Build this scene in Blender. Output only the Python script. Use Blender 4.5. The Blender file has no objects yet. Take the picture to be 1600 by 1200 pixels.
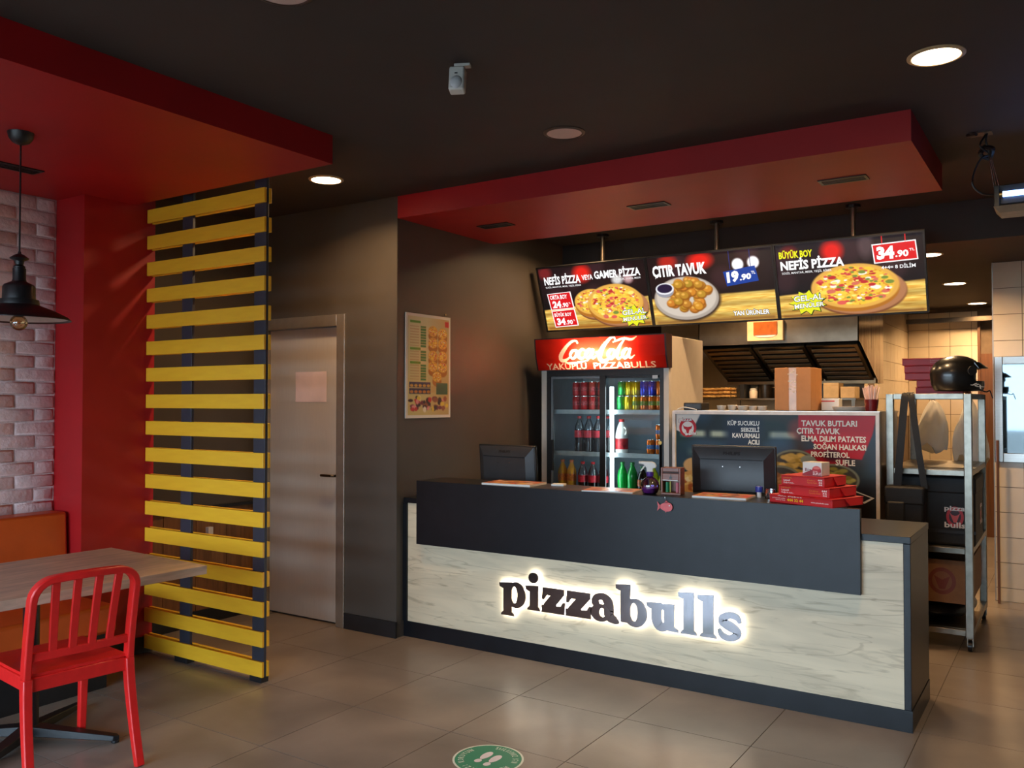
import bpy, bmesh, math, random
import numpy as np
from mathutils import Matrix, Vector
random.seed(7)
rng = np.random.default_rng(7)
scn = bpy.context.scene
C = scn.collection
PI = math.pi
def rad(a): return a * PI / 180

# ---------------------------------------------------------------- camera
cam_d = bpy.data.cameras.new('camera'); cam = bpy.data.objects.new('camera', cam_d); C.objects.link(cam)
cam.location = (0, 0, 1.55)
cam.rotation_euler = (rad(90 + 1.167), 0, rad(33.093))
cam_d.sensor_width = 36; cam_d.lens = 36 * 1348 / 1600
cam_d.clip_end = 200
scn.camera = cam

# ---------------------------------------------------------------- world, daylight, exposure
scn.view_settings.view_transform = 'Standard'; scn.view_settings.look = 'None'
scn.view_settings.gamma = 1; scn.view_settings.use_curve_mapping = False
scn.view_settings.exposure = 0.0
scn.cycles.use_denoising = True
scn.cycles.max_bounces = 8; scn.cycles.diffuse_bounces = 4; scn.cycles.glossy_bounces = 4
scn.cycles.transparent_max_bounces = 16; scn.cycles.sample_clamp_indirect = 6
scn.cycles.caustics_reflective = False; scn.cycles.caustics_refractive = False
w = bpy.data.worlds.new('sky'); scn.world = w; w.use_nodes = True
wn = w.node_tree.nodes; bg = wn['Background']
bg.inputs['Color'].default_value = (0.61, 0.81, 1.0, 1); bg.inputs['Strength'].default_value = 14.5
def portal(name, loc, rot, sx, sy):
    l = bpy.data.lights.new(name, 'AREA'); l.shape = 'RECTANGLE'; l.size = sx; l.size_y = sy
    l.cycles.is_portal = True
    o = bpy.data.objects.new(name, l); C.objects.link(o); o.location = loc; o.rotation_euler = rot
FY = -2.6                       # glazed shop front behind the camera
portal('shopfront_portal', (-2.45, FY + .06, 1.19), (rad(90), 0, 0), 5.4, 2.2)
WARM = (1.0, 0.62, 0.30)

# ---------------------------------------------------------------- helpers
def lin(c):
    c = np.asarray(c, float)
    return np.where(c <= .04045, c / 12.92, ((c + .055) / 1.055) ** 2.4)
def rgb(r, g, b):
    return tuple(float(x) for x in lin(np.array([r, g, b]) / 255.)) + (1.,)

MATS = {}
def P(name, col, rough=.5, metal=0., var=.08, scale=18., bump=0., stretch=(1, 1, 1), bscale=None, coat=0., spec=.5, rvar=0., distort=0., pos=False, tint=0.):
    """principled material with a noise-driven colour and relief"""
    if name in MATS: return MATS[name]
    m = bpy.data.materials.new(name); m.use_nodes = True; MATS[name] = m
    nt = m.node_tree; n = nt.nodes; L = nt.links; b = n['Principled BSDF']
    b.inputs['Roughness'].default_value = rough; b.inputs['Metallic'].default_value = metal
    b.inputs['Specular IOR Level'].default_value = spec; b.inputs['Coat Weight'].default_value = coat
    tc = n.new('ShaderNodeTexCoord'); mp = n.new('ShaderNodeMapping'); mp.inputs['Scale'].default_value = stretch; mp.inputs['Location'].default_value = (3.37, 1.73, 5.41)
    if pos:
        ge = n.new('ShaderNodeNewGeometry'); L.new(ge.outputs['Position'], mp.inputs['Vector'])
    else: L.new(tc.outputs['Object'], mp.inputs['Vector'])
    nz = n.new('ShaderNodeTexNoise'); nz.inputs['Scale'].default_value = scale; nz.inputs['Detail'].default_value = 5
    nz.inputs['Distortion'].default_value = distort
    L.new(mp.outputs['Vector'], nz.inputs['Vector'])
    cr = n.new('ShaderNodeValToRGB'); e = cr.color_ramp.elements
    c = np.array(col[:3]); e[0].position = .3; e[1].position = .7
    e[0].color = tuple(np.clip(c * (1 - var * 1.6), 0, 1)) + (1,); e[1].color = tuple(np.clip(c * (1 + var * 1.6), 0, 1)) + (1,)
    L.new(nz.outputs['Fac'], cr.inputs['Fac'])
    if tint:          # each piece a little lighter or darker than its neighbours
        oi = n.new('ShaderNodeObjectInfo'); mr0 = n.new('ShaderNodeMapRange'); mr0.inputs['To Min'].default_value = 1 - tint; mr0.inputs['To Max'].default_value = 1 + tint
        hs = n.new('ShaderNodeHueSaturation'); L.new(oi.outputs['Random'], mr0.inputs['Value']); L.new(mr0.outputs['Result'], hs.inputs['Value'])
        L.new(cr.outputs['Color'], hs.inputs['Color']); L.new(hs.outputs['Color'], b.inputs['Base Color'])
    else: L.new(cr.outputs['Color'], b.inputs['Base Color'])
    if rvar:
        mr = n.new('ShaderNodeMapRange'); mr.inputs['To Min'].default_value = rough - rvar; mr.inputs['To Max'].default_value = rough + rvar
        L.new(nz.outputs['Fac'], mr.inputs['Value']); L.new(mr.outputs['Result'], b.inputs['Roughness'])
    if bump:
        bp = n.new('ShaderNodeBump'); bp.inputs['Strength'].default_value = bump; bp.inputs['Distance'].default_value = .01
        if bscale:
            n2 = n.new('ShaderNodeTexNoise'); n2.inputs['Scale'].default_value = bscale; n2.inputs['Detail'].default_value = 6
            L.new(mp.outputs['Vector'], n2.inputs['Vector']); L.new(n2.outputs['Fac'], bp.inputs['Height'])
        else: L.new(nz.outputs['Fac'], bp.inputs['Height'])
        L.new(bp.outputs['Normal'], b.inputs['Normal'])
    return m
def emis(name, col, s):
    if name in MATS: return MATS[name]
    m = bpy.data.materials.new(name); m.use_nodes = True; MATS[name] = m
    b = m.node_tree.nodes['Principled BSDF']
    b.inputs['Base Color'].default_value = (.6, .6, .6, 1)
    b.inputs['Emission Color'].default_value = tuple(col[:3]) + (1,); b.inputs['Emission Strength'].default_value = s
    return m
def glassy(name, tint=(1, 1, 1), refl=.5, rough=.02, base=.04):
    """clear pane: see-through with a Fresnel reflection"""
    if name in MATS: return MATS[name]
    m = bpy.data.materials.new(name); m.use_nodes = True; MATS[name] = m
    n = m.node_tree.nodes; L = m.node_tree.links; n.remove(n['Principled BSDF']); out = n['Material Output']
    t = n.new('ShaderNodeBsdfTransparent'); t.inputs['Color'].default_value = tuple(tint) + (1,)
    g = n.new('ShaderNodeBsdfGlossy'); g.inputs['Roughness'].default_value = rough
    lw = n.new('ShaderNodeLayerWeight'); lw.inputs['Blend'].default_value = .25
    ma = n.new('ShaderNodeMath'); ma.operation = 'MULTIPLY_ADD'; ma.inputs[1].default_value = refl; ma.inputs[2].default_value = base
    L.new(lw.outputs['Fresnel'], ma.inputs[0])
    mx = n.new('ShaderNodeMixShader'); L.new(ma.outputs[0], mx.inputs['Fac']); L.new(t.outputs[0], mx.inputs[1]); L.new(g.outputs[0], mx.inputs[2])
    L.new(mx.outputs[0], out.inputs['Surface'])
    return m
def printed(name, rough=.4, emit=0., translucent=0., spec=.5):
    """flat print: colours come from the mesh's colour attribute"""
    if name in MATS: return MATS[name]
    m = bpy.data.materials.new(name); m.use_nodes = True; MATS[name] = m
    n = m.node_tree.nodes; L = m.node_tree.links; b = n['Principled BSDF']
    a = n.new('ShaderNodeVertexColor'); a.layer_name = 'Col'
    b.inputs['Roughness'].default_value = rough; b.inputs['Specular IOR Level'].default_value = spec
    if emit:
        b.inputs['Base Color'].default_value = (.01, .01, .01, 1)
        L.new(a.outputs['Color'], b.inputs['Emission Color']); b.inputs['Emission Strength'].default_value = emit
    else: L.new(a.outputs['Color'], b.inputs['Base Color'])
    if translucent:
        t = n.new('ShaderNodeBsdfTranslucent'); L.new(a.outputs['Color'], t.inputs['Color'])
        mx = n.new('ShaderNodeMixShader'); mx.inputs['Fac'].default_value = translucent
        L.new(b.outputs[0], mx.inputs[1]); L.new(t.outputs[0], mx.inputs[2]); L.new(mx.outputs[0], n['Material Output'].inputs['Surface'])
    return m

class MB:
    """mesh collector"""
    def __init__(s): s.v = []; s.f = []
    def add(s, vs, fs, M=None):
        k = len(s.v)
        for p in vs: s.v.append(tuple(M @ Vector(p)) if M is not None else tuple(p))
        s.f += [tuple(i + k for i in f) for f in fs]; return s
    def box(s, x0, y0, z0, x1, y1, z1, M=None):
        return s.add([(x0, y0, z0), (x1, y0, z0), (x1, y1, z0), (x0, y1, z0), (x0, y0, z1), (x1, y0, z1), (x1, y1, z1), (x0, y1, z1)],
                     [(0, 3, 2, 1), (4, 5, 6, 7), (0, 1, 5, 4), (1, 2, 6, 5), (2, 3, 7, 6), (3, 0, 4, 7)], M)
    def lathe(s, prof, n=20, M=None):
        vs = []; fs = []
        for r, z in prof:
            for k in range(n): a = 2 * PI * k / n; vs.append((r * math.cos(a), r * math.sin(a), z))
        for i in range(len(prof) - 1):
            for k in range(n): fs.append((i * n + k, i * n + (k + 1) % n, (i + 1) * n + (k + 1) % n, (i + 1) * n + k))
        fs.append(tuple(range(n))[::-1]); fs.append(tuple((len(prof) - 1) * n + k for k in range(n)))
        return s.add(vs, fs, M)
    def cyl(s, p0, p1, r, n=14, r1=None):
        p0 = Vector(p0); p1 = Vector(p1); d = p1 - p0
        M = Matrix.Translation(p0) @ d.to_track_quat('Z', 'Y').to_matrix().to_4x4()
        return s.lathe([(r, 0), (r if r1 is None else r1, d.length)], n, M)
    def tube(s, path, r, n=8, closed=False):
        path = [Vector(p) for p in path]; m = len(path); vs = []; fs = []
        for i, p in enumerate(path):
            a = path[(i - 1) % m] if closed or i > 0 else p; b = path[(i + 1) % m] if closed or i < m - 1 else p
            M = (b - a).normalized().to_track_quat('Z', 'Y').to_matrix()
            rr = r[i] if hasattr(r, '__len__') else r
            for k in range(n):
                an = 2 * PI * k / n; vs.append(p + M @ Vector((rr * math.cos(an), rr * math.sin(an), 0)))
        for i in range(m if closed else m - 1):
            j = (i + 1) % m
            for k in range(n): fs.append((i * n + k, i * n + (k + 1) % n, j * n + (k + 1) % n, j * n + k))
        if not closed: fs.append(tuple(range(n))[::-1]); fs.append(tuple((m - 1) * n + k for k in range(n)))
        return s.add(vs, fs)
    def sweep(s, path, wid, dep, up=(0, 0, 1), side=None):
        """rectangular bar along a path; wid along `side`, dep along the normal"""
        path = [Vector(p) for p in path]; m = len(path); vs = []; fs = []
        for i, p in enumerate(path):
            t = (path[min(i + 1, m - 1)] - path[max(i - 1, 0)]).normalized()
            sd = Vector(side) if side is not None else t.cross(Vector(up))
            sd = (sd - t * sd.dot(t)).normalized(); nn = t.cross(sd).normalized()
            W = wid[i] if hasattr(wid, '__len__') else wid; D = dep[i] if hasattr(dep, '__len__') else dep
            for a, b in ((-1, -1), (1, -1), (1, 1), (-1, 1)): vs.append(p + sd * a * W / 2 + nn * b * D / 2)
        for i in range(m - 1):
            for k in range(4): fs.append((i * 4 + k, i * 4 + (k + 1) % 4, (i + 1) * 4 + (k + 1) % 4, (i + 1) * 4 + k))
        fs.append((3, 2, 1, 0)); q = (m - 1) * 4; fs.append((q, q + 1, q + 2, q + 3))
        return s.add(vs, fs)
    def prism(s, poly, y0, y1, M=None):
        """polygon in x,z extruded along y"""
        n = len(poly)
        a = sum(poly[i][0] * poly[(i + 1) % n][1] - poly[(i + 1) % n][0] * poly[i][1] for i in range(n))
        if a < 0: poly = poly[::-1]
        vs = [(x, y0, z) for x, z in poly] + [(x, y1, z) for x, z in poly]
        fs = [tuple(range(n)), tuple(range(2 * n - 1, n - 1, -1))]
        fs += [(i, i + n, (i + 1) % n + n, (i + 1) % n) for i in range(n)]
        return s.add(vs, fs, M)
    def strip(s, A, B, y0, y1, closed=False, M=None):
        """band between the outlines A and B (x,z), extruded along y"""
        n = len(A); vs = []
        for y in (y0, y1):
            vs += [(x, y, z) for x, z in A] + [(x, y, z) for x, z in B]
        fs = []
        for i in range(n if closed else n - 1):
            j = (i + 1) % n
            fs += [(i, j, n + j, n + i), (2 * n + i, 3 * n + i, 3 * n + j, 2 * n + j), (i, 2 * n + i, 2 * n + j, j), (n + i, n + j, 3 * n + j, 3 * n + i)]
        if not closed: fs += [(0, n, 3 * n, 2 * n), (n - 1, 3 * n - 1, 4 * n - 1, 2 * n - 1)]
        return s.add(vs, fs, M)
    def ball(s, c, r, nu=16, nv=10, M=None):
        r = r if hasattr(r, '__len__') else (r, r, r); vs = []; fs = []
        for j in range(nv + 1):
            t = PI * j / nv
            for i in range(nu):
                a = 2 * PI * i / nu
                vs.append((c[0] + r[0] * math.sin(t) * math.cos(a), c[1] + r[1] * math.sin(t) * math.sin(a), c[2] - r[2] * math.cos(t)))
        for j in range(nv):
            for i in range(nu): fs.append((j * nu + i, j * nu + (i + 1) % nu, (j + 1) * nu + (i + 1) % nu, (j + 1) * nu + i))
        return s.add(vs, fs, M)
    def mesh(s, name, smooth=35, weld=False):
        me = bpy.data.meshes.new(name); me.from_pydata(s.v, [], s.f); me.validate()
        bm = bmesh.new(); bm.from_mesh(me)
        if weld: bmesh.ops.remove_doubles(bm, verts=bm.verts, dist=1e-5)
        bmesh.ops.recalc_face_normals(bm, faces=bm.faces); bm.to_mesh(me); bm.free()
        if smooth:
            me.polygons.foreach_set('use_smooth', [True] * len(me.polygons)); me.set_sharp_from_angle(angle=rad(smooth))
        return me
    def obj(s, name, mat, parent=None, smooth=35, bevel=0, world=False, seg=2):
        return link(name, s.mesh(name, smooth), mat, parent, bevel, world, seg)

def link(name, me, mat, parent=None, bevel=0, world=False, seg=2):
    o = bpy.data.objects.new(name, me); C.objects.link(o)
    if mat is not None and not me.materials: me.materials.append(mat)
    if bevel:
        b = o.modifiers.new('bevel', 'BEVEL'); b.width = bevel; b.segments = seg; b.limit_method = 'ANGLE'; b.angle_limit = rad(40); b.harden_normals = False
    if parent is not None:
        o.parent = parent
        if world: o.matrix_parent_inverse = parent.matrix_basis.inverted()
    return o
def thing(name, label, cat, loc=(0, 0, 0), rotz=0, group=None, rot=None):
    o = bpy.data.objects.new(name, None); C.objects.link(o); o.empty_display_size = .05
    o.location = loc; o.rotation_euler = rot or (0, 0, rotz); o['label'] = label; o['category'] = cat
    if group: o['group'] = group
    return o
def tag(o, label, cat, group=None):
    o['label'] = label; o['category'] = cat
    if group: o['group'] = group
    return o
def struct(o, label=None, cat=None):
    o['kind'] = 'structure'
    if label: o['label'] = label
    if cat: o['category'] = cat
    return o
def dup(root, loc, rotz=None, label=None, group=None, name=None):
    r = root.copy(); C.objects.link(r); r.location = loc
    if rotz is not None: r.rotation_euler = (0, 0, rotz)
    if label: r['label'] = label
    if group: r['group'] = group
    for ch in list(root.children):
        c = ch.copy(); C.objects.link(c); c.parent = r
        for g in ch.children:
            d = g.copy(); C.objects.link(d); d.parent = c
    return r
def B(name, mat, parent, x0, y0, z0, x1, y1, z1, bevel=0, world=False, M=None):
    return MB().box(x0, y0, z0, x1, y1, z1, M).obj(name, mat, parent, smooth=0 if not bevel else 35, bevel=bevel, world=world)

# ---- lettering and flat print
_tc = {}
def text2d(s, bold=0.):
    """outline mesh of a word: verts normalised to its own bounding box"""
    k = (s, bold)
    if k in _tc: return _tc[k]
    cu = bpy.data.curves.new('t', 'FONT'); cu.body = s; cu.size = 1; cu.resolution_u = 2; cu.offset = bold; cu.fill_mode = 'FRONT'
    o = bpy.data.objects.new('t', cu); C.objects.link(o)
    dg = bpy.context.evaluated_depsgraph_get(); dg.update(); me = o.evaluated_get(dg).to_mesh()
    v = np.zeros(len(me.vertices) * 3); me.vertices.foreach_get('co', v); v = v.reshape(-1, 3)[:, :2].copy()
    f = [tuple(p.vertices) for p in me.polygons]
    o.evaluated_get(dg).to_mesh_clear(); bpy.data.objects.remove(o); bpy.data.curves.remove(cu)
    mn = v.min(0); mx = v.max(0); asp = (mx[0] - mn[0]) / max(mx[1] - mn[1], 1e-6)
    v = (v - mn) / np.maximum(mx - mn, 1e-6); _tc[k] = (v, f, asp)
    return _tc[k]
class Canvas:
    """flat print of width W, height H in the x,z plane, facing -y; u right, v down, both 0..1"""
    def __init__(s, W, H): s.W = W; s.H = H; s.v = []; s.f = []; s.c = []; s.fn = None
    def xz(s, u, v): return (u * s.W, (1 - v) * s.H)
    def _add(s, vs, fs, cols):
        k = len(s.v); s.v += vs; s.f += [tuple(i + k for i in f) for f in fs]; s.c += cols
    def grid(s, P):
        ny, nx = P.im.shape[:2]; col = lin(np.clip(P.im, 0, 1)).reshape(-1, 3)
        uu = np.linspace(0, 1, nx); vv = np.linspace(0, 1, ny)
        vs = [(float(u) * s.W, 0., (1 - float(v)) * s.H) for v in vv for u in uu]
        fs = [(j * nx + i, (j + 1) * nx + i, (j + 1) * nx + i + 1, j * nx + i + 1) for j in range(ny - 1) for i in range(nx - 1)]
        s._add(vs, fs, [tuple(c) for c in col])
    def poly(s, pts, col, layer=1):
        c = tuple(lin(np.array(col) / 255.)); q = [s.xz(*p) for p in pts]
        n = len(q); a = sum(q[i][0] * q[(i + 1) % n][1] - q[(i + 1) % n][0] * q[i][1] for i in range(n))
        if a < 0: q = q[::-1]
        s._add([(x, -.0005 * layer, z) for x, z in q], [tuple(range(n))], [c] * n)
    def band(s, A, Bp, col, layer=1):
        c = tuple(lin(np.array(col) / 255.)); n = len(A)
        s._add([(x, -.0005 * layer, z) for x, z in [s.xz(*p) for p in A] + [s.xz(*p) for p in Bp]], [(i, i + 1, n + i + 1, n + i) for i in range(n - 1)], [c] * (2 * n))
    def disc(s, u, v, ru, rv, col, layer=1, n=28):
        s.poly([(u + ru * math.cos(2 * PI * k / n), v + rv * math.sin(2 * PI * k / n)) for k in range(n)], col, layer)
    def text(s, t, u0, v0, u1, v1, col, bold=.02, layer=2, slope=0., shear=0.):
        """word stretched into the box u0..u1, v0 (top)..v1 (bottom); slope lifts the right end"""
        v, f, _ = text2d(t, bold); c = tuple(lin(np.array(col) / 255.)); out = []
        for a, b in v:
            u = u0 + a * (u1 - u0) + shear * b * (u1 - u0); vv = v1 + b * (v0 - v1) - slope * a
            x, z = s.xz(u, vv); out.append((x, -.0005 * layer, z))
        s._add(out, f, [c] * len(out))
    def stroke(s, pts, wid, col, layer=2):
        """pen stroke in u,v with width in v-units"""
        A, Bb = stroke2d([(u * s.W, v * s.H) for u, v in pts], [x * s.H for x in wid])
        s.band([(a / s.W, b / s.H) for a, b in A], [(a / s.W, b / s.H) for a, b in Bb], col, layer)
    def obj(s, name, mat, parent=None, M=None, world=False):
        me = bpy.data.meshes.new(name); me.from_pydata([tuple(M @ Vector(p)) for p in s.v] if M is not None else s.v, [], s.f)
        at = me.color_attributes.new('Col', 'FLOAT_COLOR', 'POINT')
        a = np.ones((len(s.v), 4), np.float32); a[:, :3] = np.array(s.c, np.float32); at.data.foreach_set('color', a.ravel())
        return link(name, me, mat, parent, 0, world)
def smooth_path(p, n=6):
    """Catmull-Rom through the points"""
    p = [np.array(q, float) for q in p]; out = []
    for i in range(len(p) - 1):
        p0 = p[max(i - 1, 0)]; p1 = p[i]; p2 = p[i + 1]; p3 = p[min(i + 2, len(p) - 1)]
        for k in range(n):
            t = k / n
            out.append(.5 * (2 * p1 + (p2 - p0) * t + (2 * p0 - 5 * p1 + 4 * p2 - p3) * t * t + (3 * p1 - p0 - 3 * p2 + p3) * t ** 3))
    out.append(p[-1]); return out
def stroke2d(pts, wid, n=6):
    q = [np.array(p, float) for p in smooth_path([tuple(p) + (w_,) for p, w_ in zip(pts, wid)], n)]
    A = []; Bb = []
    for i, p in enumerate(q):
        t = (q[min(i + 1, len(q) - 1)] - q[max(i - 1, 0)])[:2]; t = t / (np.linalg.norm(t) + 1e-9); nn = np.array([-t[1], t[0]])
        A.append(tuple(p[:2] + nn * p[2] / 2)); Bb.append(tuple(p[:2] - nn * p[2] / 2))
    return A, Bb
def vnoise(U, V, s, seed=0):
    r = np.random.default_rng(seed); n = int(s) + 3; g = r.random((n, n))
    x = U * s; y = V * s; xi = np.clip(x.astype(int), 0, n - 2); yi = np.clip(y.astype(int), 0, n - 2); fx = x - xi; fy = y - yi
    fx = fx * fx * (3 - 2 * fx); fy = fy * fy * (3 - 2 * fy)
    return (g[yi, xi] * (1 - fx) + g[yi, xi + 1] * fx) * (1 - fy) + (g[yi + 1, xi] * (1 - fx) + g[yi + 1, xi + 1] * fx) * fy
class Paint:
    """procedural picture evaluated on a grid of print dots"""
    def __init__(s, nx, ny, col):
        s.nx, s.ny = nx, ny; s.U, s.V = np.meshgrid(np.linspace(0, 1, nx), np.linspace(0, 1, ny))
        s.im = np.ones((ny, nx, 3)) * np.array(col) / 255.
    def mix(s, m, col):
        c = np.array(col) / 255. if not hasattr(col, 'shape') or col.ndim == 1 else col
        s.im = s.im * (1 - m[..., None]) + c * m[..., None]
    def ell(s, cx, cy, rx, ry, col, soft=.06):
        d = np.sqrt(((s.U - cx) / rx) ** 2 + ((s.V - cy) / ry) ** 2); s.mix(np.clip((1 - d) / soft + .5, 0, 1), col)
    def glow(s, cx, cy, rx, ry, col, a=1.):
        d = ((s.U - cx) / rx) ** 2 + ((s.V - cy) / ry) ** 2; s.mix(a * np.clip(1.2 - d, 0, 1), col)
    def rect(s, u0, v0, u1, v1, col, soft=.004):
        m = np.clip((s.U - u0) / soft + .5, 0, 1) * np.clip((u1 - s.U) / soft + .5, 0, 1) * np.clip((s.V - v0) / soft + .5, 0, 1) * np.clip((v1 - s.V) / soft + .5, 0, 1)
        s.mix(m, col)
    def poly(s, pts, col):
        m = np.ones_like(s.U)
        n = len(pts); a = sum(pts[i][0] * pts[(i + 1) % n][1] - pts[(i + 1) % n][0] * pts[i][1] for i in range(n)); sg = 1 if a > 0 else -1
        for i in range(n):
            (x0, y0), (x1, y1) = pts[i], pts[(i + 1) % n]; l = math.hypot(x1 - x0, y1 - y0) + 1e-9
            m *= np.clip(sg * ((x1 - x0) * (s.V - y0) - (y1 - y0) * (s.U - x0)) / l / .006 + .5, 0, 1)
        s.mix(m, col)
    def wood(s, v0, slope=0., seed=1, c0=(250, 222, 124), c1=(186, 128, 44)):
        g = vnoise(s.U, s.V * 6 % 1, 24, seed); l = vnoise(np.clip(s.U * .15, 0, 1), s.V, 60, seed + 1)
        t = np.clip(.55 * l + .45 * g, 0, 1)[..., None]; col = np.array(c0) / 255. * t + np.array(c1) / 255. * (1 - t)
        col = col * (1.0 + .15 * np.sin(s.V * 40)[..., None])
        m = np.clip((s.V - (v0 + slope * s.U)) / .02, 0, 1); s.im = s.im * (1 - m[..., None]) + col * m[..., None]
    def pizza(s, cx, cy, rx, ry, seed=0, board=True):
        r = np.random.default_rng(seed)
        if board:
            s.ell(cx + .03, cy + .09, rx * 1.06, ry * 1.03, (120, 72, 45), .05); s.ell(cx + .03, cy + .07, rx * 1.05, ry * 1.02, (176, 120, 82), .05)
        s.ell(cx, cy + .05, rx, ry * .98, (176, 110, 38), .05); s.ell(cx, cy, rx, ry, (226, 170, 78), .05); s.ell(cx, cy, rx * .88, ry * .86, (240, 196, 70), .08)
        nz = vnoise(s.U, s.V, 60, seed + 3); d = np.sqrt(((s.U - cx) / rx) ** 2 + ((s.V - cy) / ry) ** 2)
        s.mix((d < .86) * np.clip((nz - .55) * 3, 0, .6), (214, 120, 40))
        for k in range(230):
            a = r.random() * 2 * PI; q = math.sqrt(r.random()) * .84
            c = [(206, 66, 66), (222, 92, 84), (190, 50, 52), (252, 218, 90), (252, 230, 120), (246, 206, 70), (248, 240, 226), (240, 196, 60), (120, 140, 60), (214, 110, 90)][r.integers(10)]
            z = (.03 + r.random() * .05) * (1 if k % 3 == 0 else .5); s.ell(cx + q * rx * math.cos(a), cy + q * ry * math.sin(a), rx * z * 1.4, ry * z * 1.2, c, .3)

# ---------------------------------------------------------------- materials of the place
M_ceil = P('ceiling paint', rgb(58, 50, 47), .75, var=.05, scale=3)
M_wall = P('charcoal wall paint', rgb(80, 73, 66), .5, var=.06, scale=2.5, bump=.05, bscale=220)
M_red = P('red wall paint', rgb(172, 19, 24), .5, var=.05, scale=3, bump=.04, bscale=200)
M_black = P('black laminate', rgb(20, 22, 27), .34, var=.12, scale=9, spec=.32)
M_base = P('black skirting', rgb(28, 28, 30), .45, var=.1)
M_tile = P('concrete look floor tile', rgb(136, 125, 116), .30, var=.14, scale=2.2, pos=True, tint=.05, bump=.02, bscale=60, distort=.3)
M_grout = P('floor grout', rgb(112, 104, 96), .8)
M_brick = P('whitewashed brick', rgb(222, 194, 190), .7, var=.07, scale=14, pos=True, tint=.04, bump=.6, bscale=38)
M_mortar = P('pale mortar', rgb(214, 194, 190), .85, var=.08, scale=30, bump=.4, bscale=80)
M_yellow = P('yellow painted slat', rgb(255, 190, 46), .36, var=.04, scale=6, stretch=(1, 6, 6))
M_post = P('slate blue black steel', rgb(50, 52, 62), .45, var=.06)
M_steel = P('brushed stainless steel', rgb(176, 172, 166), .30, 1., var=.05, scale=40, stretch=(.4, .4, 8))
M_darksteel = P('dark stained steel', rgb(120, 108, 92), .34, 1., var=.12, scale=6)
M_chrome = P('polished steel', rgb(200, 196, 190), .16, 1., var=.03)
M_white = P('white plastic', rgb(228, 226, 220), .4, var=.02)
M_blackp = P('black plastic', rgb(24, 24, 26), .42, var=.08, scale=60)
M_wtile = P('cream wall tile', rgb(226, 208, 178), .22, var=.03, scale=5, tint=.03, pos=True)
M_wgrout = P('wall tile grout', rgb(120, 100, 80), .8)
M_cream = P('cream wall paint', rgb(222, 200, 165), .6, var=.04, scale=4)
M_rustic = P('rustic oak wainscot', rgb(128, 88, 52), .5, var=.22, scale=5, stretch=(6, 6, .7), pos=True, tint=.12, bump=.1)
M_oak = P('grey oak table top', rgb(206, 176, 152), .42, var=.14, scale=5, stretch=(7, .8, 5), bump=.05, distort=.8)
M_doorst = P('brushed grey door', rgb(206, 196, 184), .33, .25, var=.02, scale=30, stretch=(8, 1, .3))
M_frame = P('satin aluminium frame', rgb(172, 162, 148), .34, .7, var=.04, scale=20)
M_glass = glassy('window glass', (1, 1, 1), .5, .02)

CZ = 2.91; KZ = 2.64                      # shop ceiling, lower kitchen ceiling

# ---------------------------------------------------------------- floor of laid tiles
X0, X1 = -5.13, 3.2
floor = struct(B('floor', M_grout, None, -5.3, FY, -.06, X1 + .1, 11.5, -.003), 'grey brown concrete look tiled floor', 'floor')
TX, TY = .6165, .6
tile_me = None
rest = MB()
for j in range(-10, 16):
    for i in range(-5, 10):
        x0 = -2.47 + TX * i; y0 = 3.262 + TY * j; x1 = x0 + TX; y1 = y0 + TY
        if x0 > X1 or x1 < X0 or y1 < FY or y0 > 11.4: continue
        a, b, c, d = max(x0, X0) + .002, max(y0, FY) + .002, min(x1, X1) - .002, min(y1, 11.4) - .002
        if c - a < .02 or d - b < .02: continue
        if y1 < .9 or x0 > 1.1 or (x1 < -3.76 and y0 > 4.4) or y0 > 8.8 and x1 < -1.7:
            rest.box(a, b, -.02, c, d, 0); continue
        full = abs(c - a - TX + .004) < 1e-4 and abs(d - b - TY + .004) < 1e-4
        if full and tile_me is not None:
            o = bpy.data.objects.new('floor_tile', tile_me); C.objects.link(o); o.parent = floor
        else:
            o = MB().box(-(c - a) / 2, -(d - b) / 2, -.02, (c - a) / 2, (d - b) / 2, 0).obj('floor_tile', M_tile, floor, 0, bevel=0)
            if full: tile_me = o.data
        o.location = ((a + c) / 2, (b + d) / 2, 0)
o = rest.obj('more_floor_tiles', M_tile, floor, 0); o['kind'] = 'stuff'

# ---------------------------------------------------------------- ceilings and red bulkheads
struct(B('ceiling', M_ceil, None, -5.3, FY, CZ, X1 + .1, 6.55, CZ + .12), 'dark brown painted ceiling of the shop', 'ceiling')
struct(B('ceiling_kitchen', M_ceil, None, -3.9, 6.551, KZ, X1 + .1, 11.5, CZ + .12), 'lower dark ceiling over the kitchen', 'ceiling')
BZ = 2.763
struct(B('ceiling_bulkhead', M_red, None, -3.74, 4.352, BZ, -.622, 5.48, CZ), 'dropped red ceiling bulkhead above the service counter', 'bulkhead')
struct(B('ceiling_bulkhead', M_red, None, X0, FY + .1, BZ, -3.162, 3.172, CZ), 'dropped red ceiling bulkhead above the dining table', 'bulkhead')

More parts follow.
